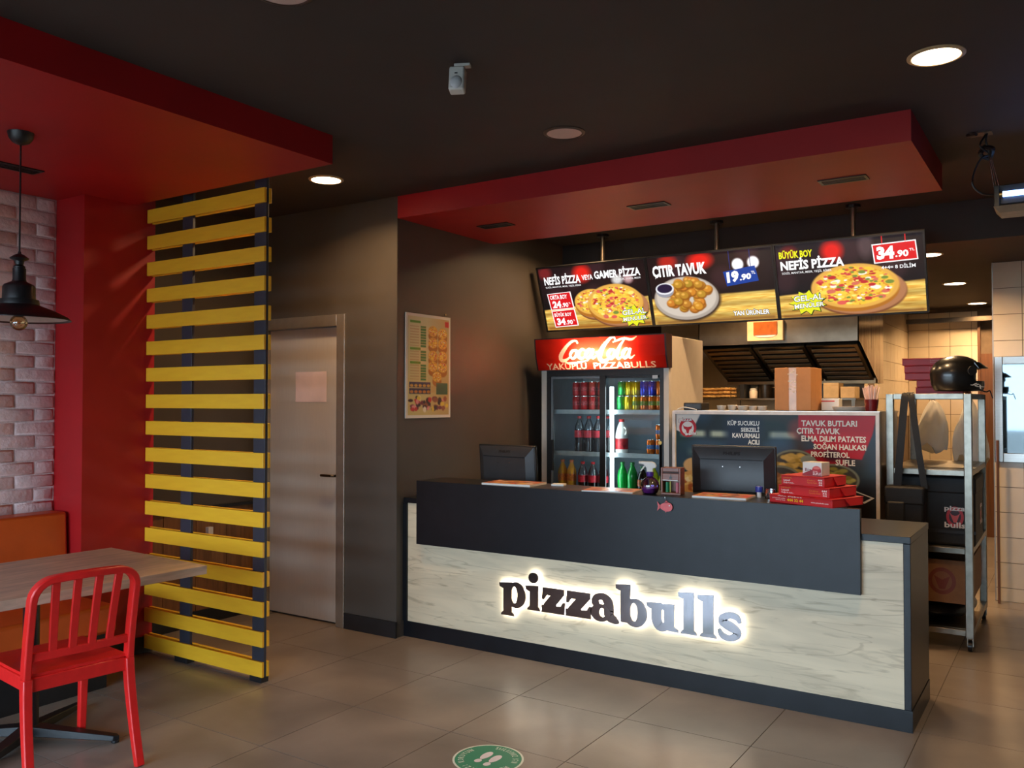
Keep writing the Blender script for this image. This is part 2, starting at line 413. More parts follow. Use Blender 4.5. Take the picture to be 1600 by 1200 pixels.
# ---------------------------------------------------------------- walls
wl = struct(B('wall_left', M_mortar, None, -5.3, FY, 0, -5.136, 2.844, CZ + .02), 'whitewashed brick wall behind the orange bench', 'wall')
def brick_mesh(seed, L):
    r = random.Random(seed); H = .068; b = MB(); j = lambda a: r.uniform(-a, a)
    ring = []
    def rect(l, h, x, e): return [(x, -l / 2 + j(e), -h / 2 + j(e)), (x, l / 2 + j(e), -h / 2 + j(e)), (x, l / 2 + j(e), h / 2 + j(e)), (x, -l / 2 + j(e), h / 2 + j(e))]
    v = rect(L, H, 0, .001) + rect(L, H, .007, .002) + [(x + j(.003), y, z) for x, y, z in rect(L - .016, H - .016, .013, .004)]
    f = []
    for q in (0, 4): f += [(q + k, q + (k + 1) % 4, q + 4 + (k + 1) % 4, q + 4 + k) for k in range(4)]
    f.append((8, 9, 10, 11)); b.add(v, f)
    return b.mesh('brick', 60)
BL = .232
bm_full = [brick_mesh(k, BL - .012) for k in range(5)]; bm_half = [brick_mesh(20 + k, BL / 2 - .012) for k in range(3)]
for m in bm_full + bm_half: m.materials.append(M_brick)
more = MB()
for row in range(30):
    z = 2.763 - .0782 * (row + .5)
    y = 2.842 - random.uniform(0, .01); half = row % 2 == 0; first = True
    while y > FY + .3:
        L = BL / 2 if (first and half) else BL; first = False
        yc = y - L / 2
        me = random.choice(bm_half if L < .2 else bm_full)
        if y > 1.05:
            o = bpy.data.objects.new('brick', me); C.objects.link(o); o.parent = wl
            o.location = (-5.137, yc, z + random.uniform(-.002, .002)); o.scale = (random.uniform(.8, 1.25), 1, random.uniform(.97, 1.03))
        else: more.add([v.co for v in me.vertices], [tuple(p.vertices) for p in me.polygons], Matrix.Translation((-5.137, yc, z)))
        y -= L
o = more.obj('more_bricks', M_brick, wl, 60); o['kind'] = 'stuff'
struct(B('wall_pilaster', M_red, None, -5.3, 2.845, 0, -4.84, 3.31, CZ + .02), 'red painted pilaster between brick wall and slat screen', 'wall')
B('baseboard', M_base, bpy.data.objects['wall_pilaster'], -5.0, 2.84, 0, -4.832, 3.318, .1)
ws = struct(B('wall_left_rear', M_wall, None, -5.3, 3.311, 0, -5.13, 4.35, CZ), 'dark wall with oak wainscot behind the yellow slats', 'wall')
for k in range(8):
    y = 3.32 + k * .1285
    B('wainscot_plank', M_rustic, ws, -5.131, y, .1, -5.112 - .002 * (k % 2), y + .1255, .795)
B('wainscot_cap', M_base, ws, -5.131, 3.32, .795, -5.095, 4.35, .815)
B('baseboard', M_base, ws, -5.131, 3.32, 0, -5.1, 4.35, .1)
hk = MB().box(-.012, -.02, 0, .02, .02, .05).obj('socket_plate', M_white, ws); hk.location = (-5.1, 3.93, .62)

wb = MB(); wb.box(-4.2, 4.35, 0, -3.742, 4.62, CZ).box(-5.3, 4.35, 2.155, -4.2, 4.62, CZ).box(-5.3, 4.35, 0, -5.085, 4.62, 2.155)
wb = struct(wb.obj('wall_back', M_wall, None, 0), 'charcoal wall around the grey door', 'wall')
B('baseboard', M_base, wb, -4.2, 4.335, 0, -3.735, 4.352, .105)
wsd = struct(B('wall_side', M_wall, None, -3.9, 4.352, 0, -3.74, 8.72, CZ), 'charcoal side wall with the menu poster', 'wall')
wk = struct(B('wall_kitchen', M_cream, None, -3.9, 8.7, 0, -1.67, 8.85, CZ), 'cream wall behind the extractor hood', 'wall')
wks = struct(B('wall_kitchen_side', M_wgrout, None, -1.83, 8.85, 0, -1.676, 11.4, KZ + .01), 'cream tiled side wall of the rear passage', 'wall')
wkb = struct(B('wall_kitchen_back', M_wgrout, None, -1.83, 11.306, 0, X1, 11.45, KZ + .01), 'cream tiled far wall of the rear passage', 'wall')
wkp = struct(B('wall_kitchen_front', M_wgrout, None, -.525, 7.726, 0, X1, 7.95, KZ + .01), 'cream tiled wall with the steel framed window', 'wall')
def tiles(parent, axis, a0, a1, z0, z1, w_, h_, at, hole=None, off=0.):
    """wall tiles, each a piece of its own; axis x: facing -y, axis y: facing +x"""
    z = z0
    while z < z1 - .01:
        zt = min(z + h_, z1); a = a0 - off
        while a < a1 - .005:
            b0, b1 = max(a, a0), min(a + w_, a1)
            if not (hole and b0 < hole[1] and b1 > hole[0] and z < hole[3] and zt > hole[2]) and b1 - b0 > .01:
                g = .0022
                if axis == 'x': o = MB().box(b0 + g, at - .007, z + g, b1 - g, at + .001, zt - g)
                else: o = MB().box(at - .001, b0 + g, z + g, at + .007, b1 - g, zt - g)
                o.obj('wall_tile', M_wtile, parent, 0)
            a += w_
        z = zt
# rows are laid from a course that puts joints where the steel window sits
def rows_split(parent, axis, a0, a1, zs, w_, at, hole=None):
    for k in range(len(zs) - 1): tiles(parent, axis, a0, a1, zs[k], zs[k + 1], w_, zs[k + 1] - zs[k] + 1e-6, at, hole)
zz = [0.0, .105, .3, .495, .69, .885, 1.08, 1.285, 1.49, 1.695, 1.9, 2.025, 2.23, 2.435, 2.64]
rows_split(wkp, 'x', -.53, .62, zz[:7], .2, 7.728); rows_split(wkp, 'x', .302, .62, zz[6:11], .2, 7.728); rows_split(wkp, 'x', -.53, .62, zz[10:], .2, 7.728)
rest_t = MB()
for k in range(len(zz) - 1):
    for i in range(13): rest_t.box(.622 + .2 * i, 7.721, zz[k] + .002, .818 + .2 * i, 7.729, zz[k + 1] - .002)
o = rest_t.obj('more_wall_tiles', M_wtile, wkp, 0); o['kind'] = 'stuff'
B('edge_trim', M_frame, wkp, -.534, 7.72, 0, -.526, 7.73, KZ)
rows_split(wks, 'y', 9.2, 11.3, [1.38, 1.58, 1.78, 1.98, 2.18, 2.38, 2.64], .225, -1.676)
rows_split(wkb, 'x', -1.668, -.93, [.0, .2, .4, .6, .8, 1., 1.2, 1.4, 1.6, 1.8, 2.0, 2.2, 2.4, 2.6], .225, 11.306)
B('lintel_beam', M_darksteel, wkb, -1.66, 11.1, 2.47, -.5, 11.2, 2.52)
d2 = struct(thing('door_2', 'brown wooden door at the end of the rear passage', 'door', (-.7, 11.28, 0)), None)
M_brown = P('brown wood door', rgb(112, 72, 42), .45, var=.15, scale=6, stretch=(8, 1, .5))
B('door_leaf', M_brown, d2, -.9, 11.27, 0, -.52, 11.3, 2.1, world=True); B('door_frame', M_brown, d2, -.925, 11.24, 0, -.9, 11.3, 2.5, world=True)
# steel framed window in the tiled wall
w2 = struct(thing('window_2', 'steel framed kitchen window in the cream tiled wall', 'window', (-.1, 7.72, 1.08)))
fr = MB(); fr.box(-.522, 7.70, 1.08, -.466, 7.735, 1.9).box(-.466, 7.70, 1.84, .3, 7.735, 1.9).box(-.466, 7.70, 1.08, .3, 7.735, 1.15).box(.25, 7.70, 1.15, .3, 7.735, 1.84)
fr.obj('window_frame', M_steel, w2, 0, bevel=.003, world=True)
M_mirror = P('reflective dark glass', rgb(92, 100, 104), .03, 1., var=.01)
B('window_pane', M_mirror, w2, -.466, 7.716, 1.15, .25, 7.724, 1.84, world=True)

# right hand wall and the glazed shop front behind the camera
struct(B('wall_right', M_wall, None, X1, FY, 0, X1 + .15, 11.5, CZ), 'charcoal wall on the street side', 'wall')
w1 = struct(thing('window_1', 'glazed aluminium shop front', 'window', (-1, FY, 0)))
sf = MB()
for x in (-5.2, -3.4, -1.6, .2): sf.box(x, FY - .03, 0, x + .07, FY + .03, 2.3)
sf.box(-5.2, FY - .03, 0, .27, FY + .03, .12).box(-5.2, FY - .03, 2.23, .27, FY + .03, 2.3)
sf.obj('window_frame', M_post, w1, 0, world=True)
for k, x in enumerate((-5.13, -3.33, -1.53)):
    B('window_pane', M_glass, w1, x, FY - .004, .12, (-3.4, -1.6, .2)[k], FY + .004, 2.23, world=True)
wf = MB(); wf.box(-5.3, FY - .08, 2.301, .27, FY + .08, CZ).box(.271, FY - .08, 0, X1 + .1, FY + .08, CZ)
struct(wf.obj('wall_front', M_wall, None, 0), 'charcoal wall over and beside the shop front glazing', 'wall')
M_pave = P('street paving', rgb(132, 128, 122), .8, var=.1, scale=3)
pv = struct(B('ground', M_pave, None, -40, -40, -.2, 40, FY - .05, -.06), 'grey paving outside the shop front', 'ground')

# ---------------------------------------------------------------- grey door
d1 = struct(thing('door_1', 'grey laminate door in satin metal frame beside the slat screen', 'door', (-4.64, 4.4, 0)))
f_ = MB(); f_.box(-4.278, 4.335, 0, -4.2, 4.44, 2.155).box(-5.085, 4.335, 0, -5.0, 4.44, 2.155).box(-5.0, 4.335, 2.075, -4.278, 4.44, 2.155)
f_.obj('door_frame', M_frame, d1, 0, bevel=.004, world=True)
B('door_leaf', M_doorst, d1, -4.998, 4.385, .012, -4.281, 4.425, 2.072, bevel=.002, world=True)
B('door_stop', M_blackp, d1, -4.998, 4.426, 0, -4.281, 4.5, 2.074, world=True)
hd = MB(); hd.tube([(-4.3, 4.385, 1.035), (-4.3, 4.335, 1.035), (-4.31, 4.328, 1.035), (-4.415, 4.328, 1.035)], .009, 10); hd.cyl((-4.3, 4.388, 1.035), (-4.3, 4.378, 1.035), .022, 16)
hd.obj('door_handle', P('bronze handle', rgb(96, 80, 62), .3, 1.), d1, world=True)
pn = MB().box(-.155, -.0012, -.108, .155, 0, .108); o = pn.obj('paper_notice', P('pinkish paper', rgb(226, 200, 194), .6, var=.04, scale=9), None, 0); o.location = (-4.575, 4.3845, 1.655)
tag(o, 'blank pale paper notice taped to the grey door', 'notice')

# ---------------------------------------------------------------- yellow slat screen
sc_ = thing('slat_screen', 'tall room divider of yellow slats on slate posts', 'room divider', (-4.32, 3.25, 0))
for x0 in (-3.86, -4.505):
    B('post', M_post, sc_, x0, 3.2655, .03, x0 + .096, 3.2845, CZ - .002, bevel=.002, world=True)
    B('foot', M_base, sc_, x0 - .025 * (x0 < -4.4 and x0 > -4.6), 3.25, 0, x0 + .095, 3.30, .03, world=True)
for side, (ya, yb) in enumerate(((3.25, 3.265), (3.285, 3.302))):
    me = None
    for k in range(17):
        z1 = 2.745 - .1645 * k
        if me is None:
            o = MB().box(-.5375, ya - 3.25, -.084, .5375, yb - 3.25, 0).obj('slat', M_yellow, sc_, 0, bevel=.002); me = o.data
        else:
            o = link('slat', me, None, sc_, .002)
        o.location = (.022, 0, z1)

# ---------------------------------------------------------------- bench, table, chair
M_orange = P('orange leatherette', rgb(206, 84, 26), .42, var=.06, scale=5, bump=.06, bscale=260)
bn = thing('bench', 'orange upholstered bench on a black plinth against the brick wall', 'bench', (-4.75, 1.75, 0))
B('plinth', M_base, bn, -5.11, .6, 0, -4.42, 2.75, .215, world=True)
B('seat_board', M_blackp, bn, -5.1, .6, .215, -4.5, 2.79, .285, world=True)
B('seat', M_orange, bn, -5.11, .6, .285, -4.42, 2.81, .44, bevel=.02, world=True)
bk = MB(); bk.prism([(-5.11, .44), (-4.93, .44), (-4.955, .905), (-5.11, .905)], .6, 2.825)
bk.obj('backrest', M_orange, bn, 35, bevel=.014, world=True)

tb = thing('dining_table', 'grey oak topped table on a black cross foot', 'table', (-4.02, 2.13, 0), rad(-3))
B('tabletop', M_oak, tb, -.437, -.62, .71, .437, .62, .752, bevel=.002)
M_iron = P('black cast iron', rgb(22, 23, 26), .4, var=.1)
MB().cyl((0, 0, .05), (0, 0, .70), .035, 18).obj('pedestal', M_iron, tb)
pl = MB(); pl.box(-.2, -.2, .7, .2, .2, .71); pl.obj('top_plate', M_iron, tb, 0)
for k in range(4):
    a = rad(33 + 90 * k); R = Matrix.Rotation(a, 4, 'Z'); m = MB()
    m.add([(0, -.035, .03), (.40, -.022, .012), (.42, 0, .012), (.40, .022, .012), (0, .035, .03), (0, -.035, .075), (.40, -.018, .035), (.42, 0, .033), (.40, .018, .035), (0, .035, .075)],
          [(0, 1, 2, 3, 4), (9, 8, 7, 6, 5), (0, 5, 6, 1), (1, 6, 7, 2), (2, 7, 8, 3), (3, 8, 9, 4), (4, 9, 5, 0)], R)
    m.cyl(tuple(R @ Vector((.4, 0, 0))), tuple(R @ Vector((.4, 0, .014))), .018, 10)
    m.obj('foot', M_iron, tb, 30, bevel=.003)

M_redch = P('red enamelled metal', rgb(226, 36, 34), .34, var=.04, scale=30)
# rear right foot stands at (-3.34, 2.24)
CR = rad(83)
ox, oy = .215, -.285
ch = thing('dining_chair', 'red metal slat back chair at the grey oak table', 'chair', (-3.35 - (ox * math.cos(CR) - oy * math.sin(CR)), 2.235 - (ox * math.sin(CR) + oy * math.cos(CR)), 0), CR)
def yb(z):               # rear line of the chair: kinked legs, leaning back
    if z < .45: return -.20 - .085 * ((.45 - z) / .45) ** 1.5
    return -.20 - .075 * ((z - .45) / .41) ** 1.3
for sx in (-1, 1):
    m = MB(); m.sweep([(sx * (.205 + .012 * (1 - k / 8)), yb(.45 * k / 8), .45 * k / 8) for k in range(9)], .036, [.03 + .016 * k / 8 for k in range(9)], side=(1, 0, 0)); m.obj('leg', M_redch, ch, 40, bevel=.005)
    m = MB(); m.sweep([(sx * .2, .235, 0), (sx * .2, .225, .2), (sx * .2, .215, .43)], [.03, .034, .038], [.03, .034, .038], side=(1, 0, 0)); m.obj('leg', M_redch, ch, 40, bevel=.005)
    m = MB(); m.sweep([(sx * .198, -.19, .425), (sx * .198, .21, .425)], .022, .055, side=(1, 0, 0)); m.obj('seat_rail', M_redch, ch, 40, bevel=.004)
for y in (-.198, .212): MB().box(-.19, y - .011, .395, .19, y + .011, .452).obj('seat_rail', M_redch, ch, 40, bevel=.004)
pth = [(-.207, yb(z), z) for z in (.45, .53, .61, .69, .765)]
for a in range(1, 7): t = a / 6 * PI / 2; pth.append((-.207 + .08 * (1 - math.cos(t)), yb(.765 + .08 * math.sin(t)), .765 + .08 * math.sin(t)))
top = [(x, yb(.845) - .016 * (1 - (x / .13) ** 2), .845 + .006 * (1 - (x / .13) ** 2)) for x in (-.07, 0, .07)]
full_ = pth + top + [(-x, y, z) for x, y, z in pth[::-1]]
MB().sweep(full_, .046, .03, side=(0, 1, 0)).obj('back_frame', M_redch, ch, 45, bevel=.006)
m = MB(); m.sweep([(x, yb(.535) - .012 * (1 - (x / .2) ** 2), .535) for x in (-.195, -.1, 0, .1, .195)], .022, .034, side=(0, 1, 0)); m.obj('lower_rail', M_redch, ch, 40, bevel=.003)
for x in (-.126, -.043, .043, .126):
    m = MB(); m.sweep([(x * (.9 + .1 * k / 5), yb(.54 + .30 * k / 5) - .014 * (1 - (x / .2) ** 2), .54 + .30 * k / 5) for k in range(6)], .032, .014, side=(1, 0, 0)); m.obj('slat', M_redch, ch, 40, bevel=.003)
n = 12; vs = []; fs = []
for zz_, th in ((0, 0), (1, 0)):
    for j in range(n + 1):
        for i in range(n + 1):
            x = -.2 + .4 * i / n; y = -.2 + .425 * j / n
            d = .012 * math.exp(-((abs(x) - .09) / .08) ** 2 - ((y + .03) / .13) ** 2)
            vs.append((x, y, .466 - d - (.012 if zz_ else 0)))
N = (n + 1) ** 2
for j in range(n):
    for i in range(n): q = j * (n + 1) + i; fs += [(q, q + 1, q + n + 2, q + n + 1), (N + q, N + q + n + 1, N + q + n + 2, N + q + 1)]
for i in range(n):
    for q, st in ((i, 1), (n * (n + 1) + i, 1), (i * (n + 1), n + 1), (i * (n + 1) + n, n + 1)): fs.append((q, q + st, N + q + st, N + q))
MB().add(vs, fs).obj('seat', M_redch, ch, 40)

# ---------------------------------------------------------------- pendant lamp over the table
M_matb = P('satin black metal', rgb(30, 29, 30), .38, var=.08)
pdn = thing('pendant_lamp', 'black industrial pendant lamp with wide shade over the table', 'lamp', (-3.972, 2.033, 1.87))
z0 = -1.87
MB().lathe([(.0, 2.706 + z0), (.012, 2.708 + z0), (.035, 2.718 + z0), (.05, 2.738 + z0), (.055, 2.763 + z0)], 24).obj('ceiling_rose', M_matb, pdn)
MB().cyl((0, 0, 2.21 + z0), (0, 0, 2.71 + z0), .004, 8).obj('cord', M_blackp, pdn)
MB().lathe([(.006, 2.225 + z0), (.008, 2.215 + z0), (.02, 2.21 + z0), (.04, 2.195 + z0), (.036, 2.19 + z0), (.02, 2.182 + z0), (.016, 2.165 + z0), (.024, 2.158 + z0), (.024, 2.15 + z0), (.027, 2.148 + z0), (.027, 2.10 + z0), (.032, 2.085 + z0)][::-1], 24).obj('finial_neck', M_matb, pdn)
MB().lathe([(.03, 2.09 + z0), (.06, 2.075 + z0), (.066, 2.065 + z0), (.067, 2.01 + z0), (.08, 2.008 + z0), (.083, 1.992 + z0), (.083, 1.982 + z0)][::-1], 28).obj('lamp_body', M_matb, pdn)
sh = MB(); pr = [(.07, 1.99), (.10, 1.978), (.15, 1.958), (.20, 1.932), (.213, 1.92), (.213, 1.917), (.198, 1.925), (.15, 1.95), (.10, 1.970), (.06, 1.98)]
vs = []; fs = []; nn = 36
for r_, z in pr:
    for k in range(nn): vs.append((r_ * math.cos(2 * PI * k / nn), r_ * math.sin(2 * PI * k / nn), z + z0))
for i in range(len(pr) - 1):
    for k in range(nn): fs.append((i * nn + k, i * nn + (k + 1) % nn, (i + 1) * nn + (k + 1) % nn, (i + 1) * nn + k))
lm = sh.add(vs, fs).obj('lamp_shade', M_matb, pdn)
MB().lathe([(.055, 1.978 + z0), (.10, 1.9685 + z0), (.15, 1.9485 + z0), (.197, 1.9235 + z0), (.19, 1.9235 + z0), (.10, 1.966 + z0)], 36).obj('shade_lining', P('grey white lining', rgb(196, 190, 188), .5), lm)
MB().cyl((0, 0, 1.93 + z0), (0, 0, 1.98 + z0), .016, 14).obj('bulb_socket', M_matb, pdn)
MB().ball((0, 0, 1.905 + z0), .036, 18, 12).obj('bulb', glassy('amber bulb glass', (1., .78, .5), .8, .03, .12), pdn)
fl = MB(); fl.tube([(.012 * math.cos(t), .012 * math.sin(t), 1.89 + z0 + .03 * (k / 10)) for k, t in [(k, k * 1.2) for k in range(11)]], .0012, 5)
fl.obj('filament', P('copper filament', rgb(190, 120, 60), .4, .8), pdn)

# ---------------------------------------------------------------- ceiling fixtures
M_lit = emis('lit diffuser', (1, .80, .52), 14)
M_off = P('unlit frosted diffuser', rgb(216, 190, 182), .5, var=.02)
M_ring = P('dark downlight rim', rgb(70, 52, 46), .4)
def downlight(x, y, z, lit, label, power=0, r=.088):
    t = thing('ceiling_downlight', label, 'downlight', (x, y, z), group='recessed ceiling downlights')
    MB().lathe([(r + .018, 0), (r + .018, -.004), (r + .004, -.009), (r, -.007), (r, 0)], 32).obj('rim', M_ring if not lit else P('downlight rim painted lamp-lit', rgb(210, 180, 140), .4), t)  # lit lamps get a paler rim copy, lamp light put into its colour
    MB().lathe([(r, -.001), (r, -.006), (r * .6, -.0085), (.001, -.0095)], 32).obj('diffuser', M_lit if lit else M_off, t)
    if power:
        l = bpy.data.lights.new('downlight_lamp', 'AREA'); l.shape = 'DISK'; l.size = r * 1.9; l.energy = power; l.color = WARM; l.spread = rad(150)
        o = bpy.data.objects.new('downlight_lamp', l); C.objects.link(o); o.parent = t; o.location = (0, 0, -.014)
    return t
LP = 15
downlight(-.44, 3.726, CZ, 1, 'lit round ceiling downlight in front of the counter end', LP)
downlight(-2.145, 3.775, CZ, 0, 'unlit round ceiling downlight behind the motion sensor')
downlight(-3.822, 3.781, CZ, 1, 'lit round ceiling downlight above the slat screen and grey door', LP)
downlight(-2.182, 1.955, CZ, 0, 'unlit round ceiling downlight nearest the red dining bulkhead')
for x, lb in ((-3.15, 'fridge'), (-1.95, 'printed prep counter'), (-1.0, 'straw cup')): downlight(x, 5.9 if x < -2.5 else 5.68, CZ, 1, 'lit round ceiling downlight behind the bulkhead above the ' + lb, LP)
downlight(-.897, 7.017, KZ, 1, 'lit kitchen downlight nearest the menu screens', LP * 1.5)
downlight(-.91, 8.862, KZ, 1, 'lit kitchen downlight between two others in the passage', LP * 1.5)
downlight(-.888, 10.782, KZ, 1, 'lit kitchen downlight by the far tiled wall', LP * 1.5)
downlight(-2.4, 7.0, KZ, 1, 'lit kitchen downlight in front of the extractor hood', LP * 1.5)

def vent(x, y, z, label, rz=0, L=.25, D=.11):
    t = thing('air_vent', label, 'vent', (x, y, z), rz, group='black slot vents in the red bulkheads')
    f = MB(); a, b = L / 2, D / 2
    f.box(-a, -b, -.006, a, -b + .014, 0).box(-a, b - .014, -.006, a, b, 0).box(-a, -b + .014, -.006, -a + .014, b - .014, 0).box(a - .014, -b + .014, -.006, a, b - .014, 0)
    f.obj('frame', M_matb, t, 0)
    B('backing', M_blackp, t, -a + .014, -b + .014, -.0015, a - .014, b - .014, 0)
    for k in range(3):
        y_ = -b + .03 + k * (D - .06) / 2
        MB().box(-a + .014, y_ - .006, -.005, a - .014, y_ + .001, -.002).obj('slat', M_matb, t, 0)
vent(-3.322, 4.894, BZ, 'black slot vent in the counter bulkhead beside the poster wall')
vent(-2.191, 4.91, BZ, 'black slot vent midway along the counter bulkhead')
vent(-1.044, 4.919, BZ, 'black slot vent at the free end of the counter bulkhead')
vent(-4.58, 2.26, BZ, 'black slot vent in the dining bulkhead beside the brick wall', rad(90), .36)

ms = thing('motion_sensor', 'white motion sensor on a ceiling bracket', 'sensor', (-2.053, 2.78, CZ))
R_ = Matrix.Rotation(rad(25), 4, 'Z')
MB().box(-.03, -.012, -.012, .035, .02, 0, R_).box(-.012, -.006, -.03, .012, .012, -.01, R_).obj('bracket', M_white, ms, 0, bevel=.002)
Rt = R_ @ Matrix.Translation((-.012, -.012, -.012)) @ Matrix.Rotation(rad(-12), 4, 'X')
MB().box(-.032, -.026, -.118, .032, .022, -.014, Rt).obj('housing', M_white, ms, 35, bevel=.008)
MB().ball((0, -.02, -.086), (.026, .018, .03), 16, 10, Rt).obj('lens', P('milky lens', rgb(212, 214, 218), .3), ms)
MB().box(-.008, -.0275, -.05, .004, -.0258, -.045, Rt).obj('indicator_slot', M_blackp, ms, 0)

uv = thing('insect_killer', 'hanging black insect killer lamp with blue tube', 'lamp', (0, 4.95, 2.484))
B('housing', M_matb, uv, -.325, 4.90, 2.53, .32, 5.06, 2.625, bevel=.003, world=True)
tr = MB(); tr.add([(-.325, 4.86, 2.515), (.32, 4.86, 2.515), (.32, 5.06, 2.515), (-.325, 5.06, 2.515), (-.30, 4.88, 2.484), (.30, 4.88, 2.484), (.30, 5.04, 2.484), (-.30, 5.04, 2.484)], [(0, 1, 2, 3), (7, 6, 5, 4), (0, 4, 5, 1), (1, 5, 6, 2), (2, 6, 7, 3), (3, 7, 4, 0)])
tr.obj('catch_tray', P('grey tray', rgb(150, 136, 118), .4, .4), uv, 0, world=True)
for x in (-.32, .30): B('end_plate', M_matb, uv, x, 4.86, 2.515, x + .02, 4.90, 2.615, world=True)
MB().cyl((-.285, 4.882, 2.575), (.3, 4.882, 2.575), .014, 16).obj('uv_tube', emis('blue uv tube', (.22, .42, 1.), 9), uv, world=True)
MB().cyl((-.302, 4.882, 2.575), (-.285, 4.882, 2.575), .0155, 16).obj('tube_cap', P('brass cap', rgb(190, 150, 90), .3, 1.), uv, world=True)
for dx in (-.012, 0, .012):
    MB().cyl((-.315 + dx, 4.95, 2.625), (-.345 + dx * .3, 4.945, 2.80), .0018, 6).obj('hanging_wire', M_chrome, uv, world=True)
MB().tube(smooth_path([(-.345, 4.945, 2.79), (-.352, 4.94, 2.83), (-.36, 4.935, 2.87), (-.352, 4.933, 2.91)]), .005, 6).obj('hook', M_matb, uv, world=True)
cb = MB(); cb.tube(smooth_path([(-.36, 4.94, 2.9), (-.385, 4.92, 2.84), (-.345, 4.95, 2.80), (-.38, 4.93, 2.78), (-.41, 4.92, 2.72), (-.42, 4.92, 2.65), (-.38, 4.93, 2.60), (-.32, 4.95, 2.59)]), .005, 6)
cb.tube(smooth_path([(-.37, 4.95, 2.84), (-.33, 4.93, 2.82), (-.35, 4.96, 2.78), (-.385, 4.94, 2.80), (-.37, 4.95, 2.84)]), .012, 6); cb.obj('power_cable', M_blackp, uv, world=True)
cp = MB(); cp.box(-.43, 4.90, 2.902, -.33, 4.97, 2.91); cp.cyl((-.44, 4.93, 2.905), (-.40, 4.90, 2.90), .012, 8); cp.obj('ceiling_plate', M_ring, uv, 0, world=True)

# ---------------------------------------------------------------- service counter
def oak_mat():
    m = P('pale weathered oak laminate', rgb(216, 200, 170), .42, var=.08, scale=2.6, stretch=(.5, 1, 3.2), distort=1.2)
    nt = m.node_tree; n = nt.nodes; L = nt.links; b = n['Principled BSDF']
    src = b.inputs['Base Color'].links[0].from_socket
    tc = n.new('ShaderNodeTexCoord'); mp = n.new('ShaderNodeMapping'); mp.inputs['Scale'].default_value = (.55, 1, 5)
    L.new(tc.outputs['Object'], mp.inputs['Vector'])
    nz = n.new('ShaderNodeTexNoise'); nz.inputs['Scale'].default_value = 4; nz.inputs['Detail'].default_value = 8; nz.inputs['Distortion'].default_value = 2.2
    L.new(mp.outputs['Vector'], nz.inputs['Vector'])
    cr = n.new('ShaderNodeValToRGB'); e = cr.color_ramp.elements; e[0].position = .30; e[1].position = .46
    e[0].color = (.58, .55, .51, 1); e[1].color = (1, 1, 1, 1); L.new(nz.outputs['Fac'], cr.inputs['Fac'])
    # long dark shakes in the grain
    wv = n.new('ShaderNodeTexNoise'); wv.inputs['Scale'].default_value = 1.3; wv.inputs['Detail'].default_value = 3; wv.inputs['Distortion'].default_value = .6
    L.new(mp.outputs['Vector'], wv.inputs['Vector'])
    c2 = n.new('ShaderNodeValToRGB'); e = c2.color_ramp.elements; e[0].position = .500; e[0].color = (1, 1, 1, 1); e[1].position = .512; e[1].color = (1, 1, 1, 1)
    q = c2.color_ramp.elements.new(.506); q.color = (.62, .58, .54, 1); L.new(wv.outputs['Fac'], c2.inputs['Fac'])
    m1 = n.new('ShaderNodeMixRGB'); m1.blend_type = 'MULTIPLY'; m1.inputs['Fac'].default_value = .75; L.new(src, m1.inputs[1]); L.new(cr.outputs['Color'], m1.inputs[2])
    m2 = n.new('ShaderNodeMixRGB'); m2.blend_type = 'MULTIPLY'; m2.inputs['Fac'].default_value = .8; L.new(m1.outputs[0], m2.inputs[1]); L.new(c2.outputs['Color'], m2.inputs[2])
    L.new(m2.outputs[0], b.inputs['Base Color']); return m
YF = 4.424
ct = thing('service_counter', 'long black and pale oak service counter with raised front', 'counter', (-2.2, 4.7, 0))
B('plinth', M_black, ct, -3.738, YF - .002, 0, -.648, 4.99, .102, world=True)
B('front_panel', oak_mat(), ct, -3.705, YF, .103, -.684, 4.45, .88, world=True)
B('end_panel', M_black, ct, -.683, YF - .003, .103, -.652, 5.0, .88, bevel=.002, world=True)
B('end_panel', M_black, ct, -3.738, YF - .012, .103, -3.706, 5.0, .88, world=True)
B('carcass', M_black, ct, -3.70, 4.451, .103, -.69, 4.96, .879, world=True)
B('worktop', M_black, ct, -3.738, YF - .006, .881, -.650, 5.005, .914, bevel=.002, world=True)
B('raised_panel', M_black, ct, -3.605, 4.388, .622, -.867, 4.417, 1.034, bevel=.0015, world=True)
B('ledge', M_black, ct, -3.605, 4.4172, 1.0045, -.99, 4.69, 1.034, bevel=.0015, world=True)
B('ledge_back', M_black, ct, -3.605, 4.66, .915, -.99, 4.688, 1.004, world=True)

# ---------------------------------------------------------------- back-lit lettering
def stroke_poly(mb, pts, wid, y0, y1, n=6):
    A, Bb = stroke2d(pts, wid, n); mb.strip(A, Bb, y0, y1)
def ring(mb, cx, cz, rx, rz, hx, hz, hrx, hrz, y0, y1, n=32):
    A = [(cx + rx * math.cos(2 * PI * k / n), cz + rz * math.sin(2 * PI * k / n)) for k in range(n)]
    Bb = [(hx + hrx * math.cos(2 * PI * k / n), hz + hrz * math.sin(2 * PI * k / n)) for k in range(n)]
    mb.strip(A, Bb, y0, y1, closed=True)
XH, AS, DS = .146, .222, -.053
def serif_top(mb, x, z, w_, y0, y1):      # wedge flag left of a stem top
    mb.prism([(x - .03, z - .004), (x - .028, z - .026), (x - .005, z - .036), (x + w_, z - .03), (x + w_, z + .004), (x + w_ * .4, z + .001)], y0, y1)
def serif_bot(mb, x, z, w_, y0, y1):      # spreading foot
    mb.prism([(x - .017, z), (x + w_ + .017, z), (x + w_ + .013, z + .013), (x + w_, z + .024), (x, z + .024), (x - .013, z + .013)], y0, y1)
